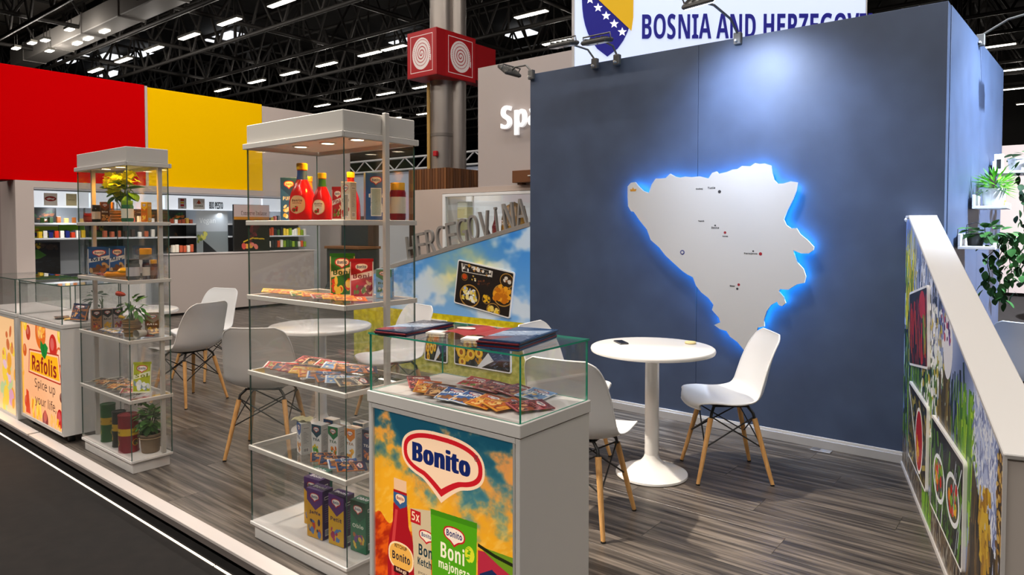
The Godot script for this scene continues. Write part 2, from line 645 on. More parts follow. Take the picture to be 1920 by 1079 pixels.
func truss(a: Vector3, b: Vector3, lo: float, hi: float, pitch: float, r: float, m: Material, label: String) -> void:
	var t := thing("roof_truss", label, "roof truss", a, 0.0, "hall roof trusses")
	var d := b - a
	var n := int(d.length() / pitch)
	part(t, "bottom_chord", M.new().tube([Vector3.UP * lo, d + Vector3.UP * lo], r * 1.5, 6, -1, false).mesh(), m)
	part(t, "top_chord", M.new().tube([Vector3.UP * hi, d + Vector3.UP * hi], r * 1.2, 6, -1, false).mesh(), m)
	var web := M.new()
	for k in n:
		var p := d * (float(k) / n)
		var q := d * ((k + 0.5) / n)
		var s := d * ((k + 1.0) / n)
		web.tube([p + Vector3.UP * lo, q + Vector3.UP * hi], r, 5, -1, false)
		web.tube([q + Vector3.UP * hi, s + Vector3.UP * lo], r, 5, -1, false)
		if k % 2 == 0:
			web.tube([q + Vector3.UP * hi, q + Vector3.UP * lo], r * 0.7, 5, -1, false)
	part(t, "web_bracing", web.mesh(), m).set_meta("kind", "stuff")

# ---------------------------------------------------------------- the stand
func plank_tex(sd: int, tone: float) -> ImageTexture:
	var f := FastNoiseLite.new()
	f.seed = sd
	f.frequency = 0.02
	f.fractal_octaves = 4
	var g := FastNoiseLite.new()
	g.seed = sd + 50
	g.frequency = 0.05
	var p := Paint.new(384, 96, Color.BLACK)
	p.clouds(func(a, b):
		var s := f.get_noise_2d(a * 90.0, b * 210.0) * 0.42 + g.get_noise_2d(a * 40.0, b * 420.0) * 0.2
		var k := clampf(0.48 + s * 1.7, 0.0, 1.0)
		return Color("282421").lerp(Color("857b71"), k * tone), 1)
	return p.tex()

func stand_floor() -> void:
	var f := setting("floor")
	part(f, "subfloor", bx(Vector3(-11.1, -0.1, -9.4), Vector3(1.6, -0.006, -1.6)), mat("subfloor", "2a2826", 0.9))
	var ms := []
	for k in 5:
		var m := tmat("vinyl plank %d" % k, plank_tex(20 + k, [0.8, 0.92, 1.0, 0.86, 0.96][k]), 0.36)
		ms.append(m)
	var long := 1.5
	var wide := 0.2
	var plank := bx(Vector3(0, -0.006, -wide), Vector3(long, 0.0, -0.0008), 0.0006)
	var r := 0
	var z := -1.6
	while z > -9.3:
		var x: float = -11.1 + long * [0.0, 0.4, 0.75, 0.2, 0.6][r % 5] - long
		while x < 1.6:
			var lo := maxf(x, -11.1)
			var hi := minf(x + long - 0.0008, 1.6)
			if hi - lo > 0.05 and not (z < -4.7 and lo > -3.5 and hi < -0.6) and not (z < -7.0 and lo > -3.6) and not (lo > 0.0 and z < -5.0):
				var o := part(f, "plank", plank, ms[rng.randi() % 5], Vector3(lo, 0, z))
				o.scale.x = (hi - lo) / long
			x += long
		z -= wide
		r += 1
	# the edge of the platform: white strip, grey lip, dark recess with a lit line at its foot
	var e := setting("trim_1")
	part(e, "edge_strip", bx(Vector3(-5.5, -0.012, -1.6), Vector3(1.6, 0.004, -1.53), 0.002), mat("edge white", "d8cfca", 0.4))
	part(e, "edge_strip", bx(Vector3(-11.1, -0.012, -1.6), Vector3(-5.53, 0.004, -1.53), 0.002), mat("edge white", "d8cfca", 0.4))
	part(e, "edge_lip", bx(Vector3(-11.1, -0.042, -1.545), Vector3(1.6, -0.0125, -1.533)), mat("edge grey", "6f6663", 0.6))
	part(e, "recess", bx(Vector3(-11.1, -0.1, -1.66), Vector3(1.6, -0.043, -1.6)), mat("recess", "0e0b09", 0.9))
	var led := thing("edge_light", "thin glowing white line at the foot of the platform edge", "light strip", Vector3(0, -0.1, -1.518))
	for k in 8:
		part(led, "led_segment", bx(Vector3(-9.2 + k * 1.25, 0.0, -0.005), Vector3(-7.96 + k * 1.25, 0.004, 0.004)), glow("edge led", "fff0d8", 1.0))

func map_wall() -> void:
	var m := mat("slate wall", "ffffff", 0.5)
	rough_by(m, noise_tex("slate paint", 5, 0.01, "39455c", "43516b", 512, 3), Vector3(0.5, 0.5, 0.5))
	var w := setting("wall_back")
	for k in 2:
		part(w, "panel", bx(Vector3(-3.574 + k * 1.511, 0.0, -4.76), Vector3(-2.065 + k * 1.511, 2.724, -4.66), 0.0015), m)
	var s := setting("wall_side")
	var a := Vector2(-0.554, -4.66)
	var b := Vector2(-0.435, -7.01)
	var turn := atan2(b.x - a.x, b.y - a.y)
	for k in 2:
		part(s, "panel", bx(Vector3(0, 0, 0.102 if k == 0 else 1.178), Vector3(0.1, 2.724, 1.176 if k == 0 else 2.353), 0.0015), m, Vector3(a.x, 0, a.y), Vector3(0, turn, 0))
	var r := setting("wall_rear_room")
	part(r, "panel", bx(Vector3(-3.574, 0, -7.1), Vector3(-0.55, 2.724, -7.02)), m)
	part(r, "panel", bx(Vector3(-3.574, 0, -7.02), Vector3(-3.48, 2.724, -4.761)), m)
	var bb := setting("baseboard_back")
	part(bb, "skirting", bx(Vector3(-3.574, 0.0, -4.659), Vector3(-0.74, 0.055, -4.645), 0.002), mat("skirting", "a9a7a6", 0.4))
	part(bb, "skirting_cap", bx(Vector3(-3.574, 0.055, -4.659), Vector3(-0.74, 0.072, -4.652), 0.001), mat("skirting cap", "cfcdcb", 0.4))

# ---------------------------------------------------------------- printed panels
func sky_field(p: Paint) -> void:
	var f := FastNoiseLite.new()
	f.seed = 31
	f.frequency = 0.9
	f.fractal_octaves = 4
	p.clouds(func(a, b):
		if b > 0.585:
			var k := clampf(0.5 + f.get_noise_2d(a * 30.0, b * 22.0) * 1.3, 0.0, 1.0)
			var top: Color = Color("c4ae00").lerp(Color("e2d01c"), k)
			return top.lerp(Color("9a9c3c").lerp(Color("c2bd62"), k), smoothstep(0.63, 0.8, b))
		var cl := f.get_noise_2d(a * 4.0 + 3.0, b * 3.4)
		var base := Color("2e86e0").lerp(Color("86bcf4"), clampf(b * 1.6, 0.0, 1.0))
		var white := smoothstep(-0.08, 0.36, cl + 0.12 * sin(a * 9.0))
		var c := base.lerp(Color("eef4fa"), white * 0.8)
		var sun := exp(-pow((a - 0.68) / 0.13, 2.0) - pow((b - 0.24) / 0.18, 2.0))
		return c.lerp(Color("ffec78"), clampf(sun * (0.75 + cl), 0.0, 0.9)), 3)
	p.strokes(500, 0.0, 0.6, 1.0, 0.4, 0.0, 0.012, 0.002, [hx("c9b81c"), hx("a8a13a"), hx("d9ca4a"), hx("96913a")])

func bowls(p: Paint) -> void:                                   # dark table with bowls of yellow sweets
	p.blobs(140, 0, 0, 1, 1, 0.02, [hx("1c1512"), hx("241a14"), hx("120e0c")])
	p.poly([0.05, 0.04, 0.64, 0.06, 0.64, 0.2, 0.08, 0.24], hx("c9c2b8"))
	p.poly([0.08, 0.06, 0.62, 0.07, 0.62, 0.18, 0.1, 0.22], hx("2a2420"))
	p.blobs(34, 0.1, 0.06, 0.5, 0.13, 0.024, [hx("e7dfd2"), hx("c98a2a"), hx("6b6660"), hx("f2f0ea")])
	for b in [[0.27, 0.76, 0.19], [0.86, 0.55, 0.18], [0.58, 0.74, 0.075], [0.72, 0.95, 0.12], [0.14, 0.35, 0.06], [0.9, 0.2, 0.12]]:
		p.ell(b[0], b[1], b[2], b[2] * 0.92, hx("b8893c"))
		p.ell(b[0], b[1], b[2] * 0.9, b[2] * 0.82, hx("2c1f12"))
	p.blobs(60, 0.13, 0.6, 0.27, 0.28, 0.032, [hx("e3c23a"), hx("f0dc8a"), hx("aab4e0"), hx("f3f0e2")])
	p.blobs(44, 0.72, 0.38, 0.24, 0.32, 0.05, [hx("e08a12"), hx("f0a51e"), hx("c97208")])
	p.blobs(22, 0.53, 0.67, 0.1, 0.13, 0.024, [hx("e8b41a")])
	p.blobs(26, 0.63, 0.87, 0.18, 0.12, 0.03, [hx("eec22a"), hx("f5d66a")])
	p.ell(0.14, 0.34, 0.045, 0.04, hx("c8480e"))
	p.blobs(10, 0.84, 0.14, 0.12, 0.1, 0.028, [hx("d9cfc0"), hx("8a5a30")])
	p.blobs(14, 0.4, 0.32, 0.2, 0.12, 0.02, [hx("6a3a1e"), hx("3a2014")])
	p.blobs(6, 0.26, 0.28, 0.1, 0.1, 0.02, [hx("f0e6c8"), hx("d9b03a")])

func apricots(p: Paint) -> void:
	p.blobs(60, 0, 0, 1, 1, 0.06, [hx("26221e"), hx("3a3a3e"), hx("1a1816")])
	p.blobs(26, 0.0, 0.0, 0.62, 0.9, 0.08, [hx("c9920a"), hx("e0b018"), hx("a86f06"), hx("3a3a3e")])
	for b in [[0.12, 0.7, 0.085], [0.3, 0.72, 0.08], [0.45, 0.66, 0.075], [0.24, 0.48, 0.08], [0.4, 0.42, 0.06], [0.14, 0.93, 0.07]]:
		p.ell(b[0], b[1], b[2], b[2] * 1.1, hx("e7b21a"))
		p.ell(b[0], b[1], b[2] * 0.72, b[2] * 0.8, hx("f3cf4a"))
		p.ell(b[0], b[1], b[2] * 0.4, b[2] * 0.5, hx("a85f0c"))
	p.poly([0.42, 1.0, 0.62, 0.62, 0.72, 0.8, 0.5, 1.0], hx("dfe4ea"))
	p.poly([0.62, 0.62, 0.72, 0.8, 1.0, 0.75, 1.0, 0.4], hx("3a4a6e"))
	p.strokes(60, 0.7, 0.45, 0.3, 0.5, 0.06, 0.06, 0.006, [hx("5a6c92"), hx("2a3454"), hx("8090b0")])

func meadow(p: Paint) -> void:                                  # frosted flowers, grass and a stone path
	p.clouds(func(a, b): return Color("aab8de").lerp(Color("6a7aa8"), clampf(0.5 + 0.5 * sin(a * 23.0 + b * 9.0), 0.0, 1.0)), 8)
	var u := func(s: float): return (s + 0.125) / 2.282
	var vv := func(y: float): return (1.495 - y) / 1.495
	p.strokes(420, 0.12, 0.1, 0.4, 0.42, 0.015, 0.1, 0.007, [hx("080c18"), hx("a9b6d8"), hx("f8faff"), hx("141c34"), hx("e6edfb"), hx("101628")])
	p.strokes(70, 0.0, 0.03, 0.2, 0.2, 0.01, 0.12, 0.008, [hx("c8b20c"), hx("7a7a20"), hx("d8c838"), hx("9aa0b8")])
	p.poly([0.0, 0.26, 0.16, 0.24, 0.16, 0.3, 0.0, 0.3], hx("3a3e4a"))
	p.strokes(80, 0.02, 0.12, 0.14, 0.3, 0.02, 0.16, 0.012, [hx("d9c012"), hx("b99d06"), hx("e8d640"), hx("5f7a14")])
	p.strokes(240, 0.0, 0.36, 0.74, 0.46, 0.02, 0.16, 0.014, [hx("0e1a22"), hx("14283a"), hx("1a3010"), hx("0c120e")])
	p.strokes(560, 0.0, 0.42, 0.78, 0.42, 0.012, 0.14, 0.007, [hx("3f6a12"), hx("6fa31c"), hx("97c228"), hx("1d3a16"), hx("12203a"), hx("4d7a1a")])
	p.blobs(260, 0.3, 0.28, 0.3, 0.42, 0.011, [hx("f2f2ee"), hx("dfe6da"), hx("fbfbf8"), hx("c9b23a")])
	p.strokes(60, 0.5, 0.44, 0.14, 0.2, 0.01, 0.16, 0.014, [hx("5a4a1e"), hx("3c3414"), hx("7a682c")])
	p.ell(0.6, 0.37, 0.045, 0.06, hx("e9eaf0"))
	p.blobs(26, 0.53, 0.26, 0.1, 0.1, 0.008, [hx("7a4a9a"), hx("4a2a6a"), hx("c04a5a")])
	p.strokes(160, 0.72, 0.42, 0.14, 0.22, 0.012, 0.2, 0.01, [hx("8fc20e"), hx("b2dc1e"), hx("5f9a10"), hx("3a7014")])
	p.poly([u.call(1.72), vv.call(0.92), u.call(2.16), vv.call(0.8), u.call(2.16), vv.call(0.22), u.call(2.05), vv.call(0.3), u.call(1.84), vv.call(0.52)], hx("b9c6ea"))
	p.strokes(420, 0.82, 0.4, 0.17, 0.36, 0.012, 0.03, 0.006, [hx("8a98c8"), hx("dfe6f8"), hx("6f7cae"), hx("eef2fc")])
	p.poly([0.0, vv.call(0.14), 0.4, vv.call(0.12), 1.0, vv.call(0.2), 1.0, 1.0, 0.0, 1.0], hx("4e4236"))
	p.poly([u.call(1.74), vv.call(0.62), u.call(2.02), vv.call(0.36), u.call(2.16), vv.call(0.14), u.call(2.16), 1.0, u.call(1.7), 1.0], hx("4a3b28"))
	p.strokes(420, 0.0, 0.84, 1.0, 0.14, 0.02, 0.1, 0.008, [hx("5b4c3a"), hx("2e261e"), hx("75654e"), hx("8a8478")])
	p.strokes(120, 0.8, 0.64, 0.19, 0.3, 0.012, 0.16, 0.01, [hx("6b5228"), hx("3a2c18"), hx("8a6c34"), hx("1f1a12")])
	p.strokes(50, 0.87, 0.6, 0.06, 0.16, 0.01, 0.06, 0.012, [hx("c99a10"), hx("e0b828"), hx("a87808")])
	p.ell(0.985, vv.call(0.62), 0.022, 0.09, hx("3a2a10"))
	p.blobs(60, 0.965, 0.5, 0.035, 0.2, 0.006, [hx("b98a28"), hx("dab45a"), hx("7a5414")])
	p.strokes(60, 0.34, 0.88, 0.12, 0.1, 0.01, 0.1, 0.008, [hx("7ab01a"), hx("4a7a10")])

func picture_tex(k: int) -> ImageTexture:
	var p := Paint.new(320, 208, hx("201814"), 40 + k)
	if k == 0:
		bowls(p)
	elif k == 1 or k == 2:
		apricots(p)
	elif k == 3:                                                # red peppers on dark
		p.strokes(60, 0, 0, 1, 0.8, 0.2, 0.5, 0.05, [hx("3a0e0c"), hx("5a120c"), hx("7a1a10"), hx("1a0c0c")])
		p.strokes(16, 0.05, 0.1, 0.9, 0.5, 0.06, 0.6, 0.05, [hx("a8240c"), hx("d2420e"), hx("c01a10")])
		p.ell(0.75, 0.2, 0.16, 0.12, hx("b81610"))
		p.strokes(10, 0.8, 0.3, 0.2, 0.3, 0.03, 0.4, 0.03, [hx("9aa81a"), hx("6a8a12")])
	elif k == 4:                                                # a red bowl among leaves
		p.strokes(120, 0, 0, 1, 1, 0.2, 0.2, 0.04, [hx("6a5c2e"), hx("a3923f"), hx("3d3a1c"), hx("23301e")])
		p.line(0, 0.05, 0.6, 0.9, 0.05, hx("d8d6cc"))
		p.ell(0.64, 0.55, 0.21, 0.28, hx("f4efe6"))
		p.ell(0.64, 0.55, 0.18, 0.25, hx("b10d08"))
		p.strokes(9, 0.5, 0.5, 0.14, 0.2, 0.03, 0.25, 0.03, [hx("e8b414"), hx("d69a0a")])
	else:                                                       # salad plates
		p.strokes(150, 0, 0, 1, 1, 0.08, 0.5, 0.04, [hx("22301e"), hx("3f6a1c"), hx("161c22"), hx("5a8a24")])
		for b in [[0.3, 0.55, 0.2], [0.74, 0.5, 0.2]]:
			p.ell(b[0], b[1], b[2], b[2] * 0.85, hx("e9eef2"))
			p.ell(b[0], b[1], b[2] * 0.82, b[2] * 0.68, hx("4a4c3c"))
			p.blobs(18, b[0] - 0.12, b[1] - 0.16, 0.22, 0.3, 0.045, [hx("e07a0e"), hx("f0b01e"), hx("4f8a1a"), hx("c8200e"), hx("7fb02a")])
		p.strokes(14, 0, 0, 1, 0.8, 0.1, 0.5, 0.012, [hx("dfe6ee"), hx("b8c4d4")])
	return p.tex()

func rounded(x: float, y: float, r: float) -> PackedVector2Array:
	var o := PackedVector2Array()
	for q in [[1, 1, 0], [-1, 1, 1], [-1, -1, 2], [1, -1, 3]]:
		for k in 6:
			var g: float = PI / 2 * (q[2] + k / 5.0)
			o.append(Vector2(q[0] * (x / 2 - r), q[1] * (y / 2 - r)) + Vector2(cos(g), sin(g)) * r)
	return o

func food_photo(label: String, k: int, at: Vector3, turn: float, tilt: float, w: float, h: float) -> void:
	var t := thing("food_photo", label, "photo board", at, turn, "photo boards on the printed walls")
	part(t, "white_board", M.new().prism(rounded(w, h, 0.02), 0.0, 0.012).mesh(), mat("board white", "eceae8", 0.4), Vector3.ZERO, Vector3(0, 0, tilt))
	part(t, "picture", M.new().prism(rounded(w - 0.024, h - 0.024, 0.012), 0.0, 0.0128, false).mesh(), tmat("picture %d" % k, picture_tex(k), 0.35), Vector3.ZERO, Vector3(0, 0, tilt))

func wing_panels() -> void:
	# left wing: a board whose top falls away from the blue wall, with cut-out letters standing on it
	var t := thing("sky_panel", "sloping printed panel of blue sky over a yellow field beside the blue wall", "printed panel", Vector3(-3.574, 0, -4.66))
	var poly := PackedVector2Array([Vector2(-2.4, 0), Vector2(0, 0), Vector2(0, 1.43), Vector2(-2.4, 0.851)])
	part(t, "board", M.new().prism(poly, -0.08, -0.001).mesh(), mat("panel core", "8d8883", 0.6))
	var p := Paint.new(1024, 610, hx("4a90d8"), 3)
	sky_field(p)
	part(t, "print", M.new().prism(poly, 0, 0, false).mesh(), tmat("sky print", p.tex(), 0.4))
	var slope := atan(0.2413)
	part(t, "top_rail", bx(Vector3(-2.47, 0, -0.085), Vector3(0, 0.04, 0.004), 0.002), mat("letter grey", "8b857f", 0.4), Vector3(0, 1.43, 0), Vector3(0, 0, slope))
	var word := "HERCEGOVINA"
	for k in 11:
		var x := -1.52 + k * 0.14
		var o := letters(t, "letter", word[k], Vector3(x, 1.43 + x * 0.2413 + 0.15, -0.03), 0.24, 0.03, mat("letter grey", "8b857f", 0.4), 0.022 if word[k] == "I" else 0.118, Vector3(0, 0, slope * 0.6), false)
		o.set_meta("label", "cut-out grey letter %s" % word[k])
	food_photo("tilted photo of dark bowls with yellow sweets on the sky panel", 0, Vector3(-4.10, 0.8715, -4.659), 0.0, deg_to_rad(-8.0), 0.685, 0.415)
	food_photo("level photo of halved yellow apricots on the field print", 1, Vector3(-4.12, 0.333, -4.659), 0.0, 0.0, 0.69, 0.4)
	food_photo("narrow photo of yellow fruit left of the apricot photo", 2, Vector3(-4.71, 0.33, -4.659), 0.0, 0.0, 0.31, 0.41)
	# right wing: a low wall that slopes down towards the aisle
	var turn := -atan2(2.077, 0.583)
	var w := thing("meadow_wall", "sloping white-capped low wall printed with flowers, grass and stone", "low wall", Vector3(-0.711, 0, -4.532), turn)
	var side := PackedVector2Array([Vector2(-0.12, 0), Vector2(2.157, 0), Vector2(2.157, 0.75), Vector2(0.02, 1.47), Vector2(-0.12, 1.478)])
	part(w, "body", M.new().prism(side, -0.13, -0.001).mesh(), mat("wing white", "b3aaa2", 0.45))
	var mp := Paint.new(1400, 920, hx("a8b4d4"), 5)
	meadow(mp)
	part(w, "print", M.new().prism(side, 0, 0.0005, false).mesh(), tmat("meadow print", mp.tex(), 0.35))
	var fall := atan2(-0.72, 2.137)
	part(w, "top_cap", bx(Vector3(0, 0, -0.136), Vector3(2.262, 0.018, 0.006), 0.003), mat("wing cap", "cbc8c5", 0.35), Vector3(0.02, 1.471, 0), Vector3(0, 0, fall))
	part(w, "back_cap", bx(Vector3(-0.12, 1.479, -0.136), Vector3(0.022, 1.494, 0.006), 0.003), mat("wing cap", "cbc8c5", 0.35))
	part(w, "edge_trim", bx(Vector3(2.158, 0, -0.004), Vector3(2.166, 0.76, 0.006)), mat("wing edge", "bdb9b6", 0.4))
	part(w, "foot_trim", bx(Vector3(-0.12, 0.0, 0.001), Vector3(2.157, 0.02, 0.008)), mat("wing edge", "bdb9b6", 0.4))
	var xf := Transform3D(Basis(Vector3.UP, turn), Vector3(-0.711, 0, -4.532))
	for d in [["photo of red peppers on the low printed wall, upper one", 3, 0.5, 0.908, 0.15, 0.62, 0.4], ["photo of a red bowl on the low printed wall, lower left one", 4, 0.535, 0.374, 0.0, 0.615, 0.41], ["photo of salad plates on the low printed wall, nearest one", 5, 1.32, 0.375, 0.0, 0.70, 0.41]]:
		food_photo(d[0], d[1], xf * Vector3(d[2], d[3], 0.001), turn, d[4], d[5], d[6])

# ---------------------------------------------------------------- the neighbouring stands
func booth_tex(k: int) -> ImageTexture:
	var p := Paint.new(128, 128, hx("14130f"), 60 + k)
	match k:
		0:                                                      # vegetables on black
			p.strokes(22, 0.1, 0.1, 0.8, 0.5, 0.05, 0.3, 0.07, [hx("12361a"), hx("1c4a1c"), hx("0e2412")])
			p.blobs(16, 0.45, 0.35, 0.45, 0.55, 0.09, [hx("8a4a0c"), hx("b0641a"), hx("6a3408")])
			p.blobs(6, 0.35, 0.8, 0.6, 0.15, 0.04, [hx("e8e2c8"), hx("c8b890")])
		1:                                                      # green meadow with a blue van and animals
			p.im.fill(hx("a3bf1c"))
			p.rect(0, 0, 1, 0.1, hx("dfe8e0"))
			p.blobs(10, 0.05, 0.3, 0.3, 0.5, 0.07, [hx("d8781a"), hx("c8301a"), hx("e8c81e")])
			p.poly([0.22, 0.62, 0.48, 0.58, 0.56, 0.9, 0.2, 0.92], hx("141a6a"))
			p.poly([0.55, 0.42, 0.88, 0.4, 0.9, 0.62, 0.56, 0.62], hx("3a62c0"))
			p.blobs(8, 0.6, 0.7, 0.35, 0.2, 0.05, [hx("c04a20"), hx("e8e0d8")])
		2:                                                      # cow on a green field
			p.im.fill(hx("7ec41e"))
			p.poly([0.3, 1.0, 0.45, 0.5, 0.6, 0.38, 0.85, 0.42, 1.0, 0.6, 1.0, 1.0], hx("c9d3dc"))
			p.blobs(8, 0.08, 0.4, 0.3, 0.5, 0.08, [hx("1c2a30"), hx("dfe4e8"), hx("2a3a3e")])
		3:                                                      # dark with green hill
			p.poly([0, 0.2, 0.35, 0.22, 0.6, 0.4, 0.4, 0.5, 0, 0.55], hx("3a6a1e"))
			p.blobs(12, 0.1, 0.02, 0.4, 0.14, 0.06, [hx("c8a01e"), hx("8a8a1e"), hx("b02a1e")])
			p.blobs(10, 0.4, 0.05, 0.5, 0.2, 0.08, [hx("3a2a1e"), hx("4a3a30")])
			p.strokes(20, 0, 0.55, 0.9, 0.3, 0.3, 0.02, 0.02, [hx("24292c"), hx("1a1e20")])
		4:                                                      # pale food packs on black
			p.blobs(10, 0.5, 0.3, 0.2, 0.2, 0.08, [hx("5a3a1c"), hx("3a2818")])
			p.blobs(14, 0.2, 0.8, 0.7, 0.16, 0.09, [hx("e6e2da"), hx("f4f0e8"), hx("c98a4a")])
		5:                                                      # grey with a dark wedge
			p.im.fill(hx("8c9398"))
			p.rect(0, 0.5, 1, 0.5, hx("6a7274"))
			p.poly([0.2, 0.7, 0.65, 1.0, 0.2, 1.0], hx("14181a"))
			p.blobs(14, 0.02, 0.5, 0.3, 0.24, 0.06, [hx("7a7a3a"), hx("a3a04a"), hx("4a5a24")])
			p.text("Vegan", 0.1, 0.18, 0.5, 0.16, hx("b9c0c4"), false)
		6:                                                      # black roll-up with red onions and oil
			p.rect(0, 0, 1, 0.26, hx("b9a6a3"))
			p.rect(0, 0.26, 1, 0.06, hx("b0751c"))
			p.text("Conserve Italiane", 0.2, 0.13, 0.72, 0.09, hx("3a2420"), false, true)
			p.blobs(14, 0.36, 0.35, 0.3, 0.4, 0.07, [hx("7a2430"), hx("5a1a24"), hx("3a1218")])
			p.line(0.25, 0.8, 0.5, 0.72, 0.03, hx("c8a818"))
			p.line(0.5, 0.72, 0.85, 0.74, 0.03, hx("c8a818"))
			p.blobs(10, 0.25, 0.84, 0.4, 0.08, 0.06, [hx("c04a40"), hx("d8a040"), hx("e0786a")])
		7:                                                      # label with red lips
			p.im.fill(hx("f2efe4"))
			p.ell(0.5, 0.45, 0.42, 0.2, hx("a8281a"))
			p.poly([0.18, 0.45, 0.4, 0.36, 0.6, 0.42, 0.82, 0.4, 0.7, 0.55, 0.5, 0.5, 0.3, 0.55], hx("f2efe4"))
		8:                                                      # cream label with a thin line of script
			p.im.fill(hx("efe9b8"))
			p.text("naturale", 0.2, 0.44, 0.6, 0.12, hx("a89a5a"), false, true)
		9:                                                      # the peaked red emblem
			p.im.fill(hx("f4f1e8"))
			p.poly([0.5, 0.1, 0.72, 0.5, 0.62, 0.44, 0.5, 0.52, 0.38, 0.44, 0.28, 0.5], hx("c04a1c"))
			p.text("CORRA", 0.15, 0.62, 0.7, 0.13, hx("5a5a2a"), true)
		10:                                                     # striped flag label
			p.im.fill(hx("d5d9dd"))
			p.rect(0.3, 0.08, 0.42, 0.2, hx("a8121c"))
			p.rect(0.3, 0.34, 0.42, 0.16, hx("d8b21c"))
			p.rect(0.3, 0.56, 0.42, 0.2, hx("a8121c"))
			p.rect(0.36, 0.84, 0.3, 0.06, hx("5a5a60"))
	return p.tex()

func goods_row(parent: Node3D, a: Vector3, b: Vector3, count: int, h: float, cols: Array) -> void:   # tiny packs on a far shelf, as parts of its display
	for k in count:
		var c: String = cols[rng.randi() % cols.size()]
		var hh := h * rng.randf_range(0.65, 1.0)
		part(parent, "pack", cbox(0.05, 0.1, 0.045, 0.004), mat("pack " + c, c, 0.4), a.lerp(b, (k + 0.5) / count), Vector3(0, rng.randf_range(-0.3, 0.3), 0), Vector3(1.1, hh / 0.1, 1.1))

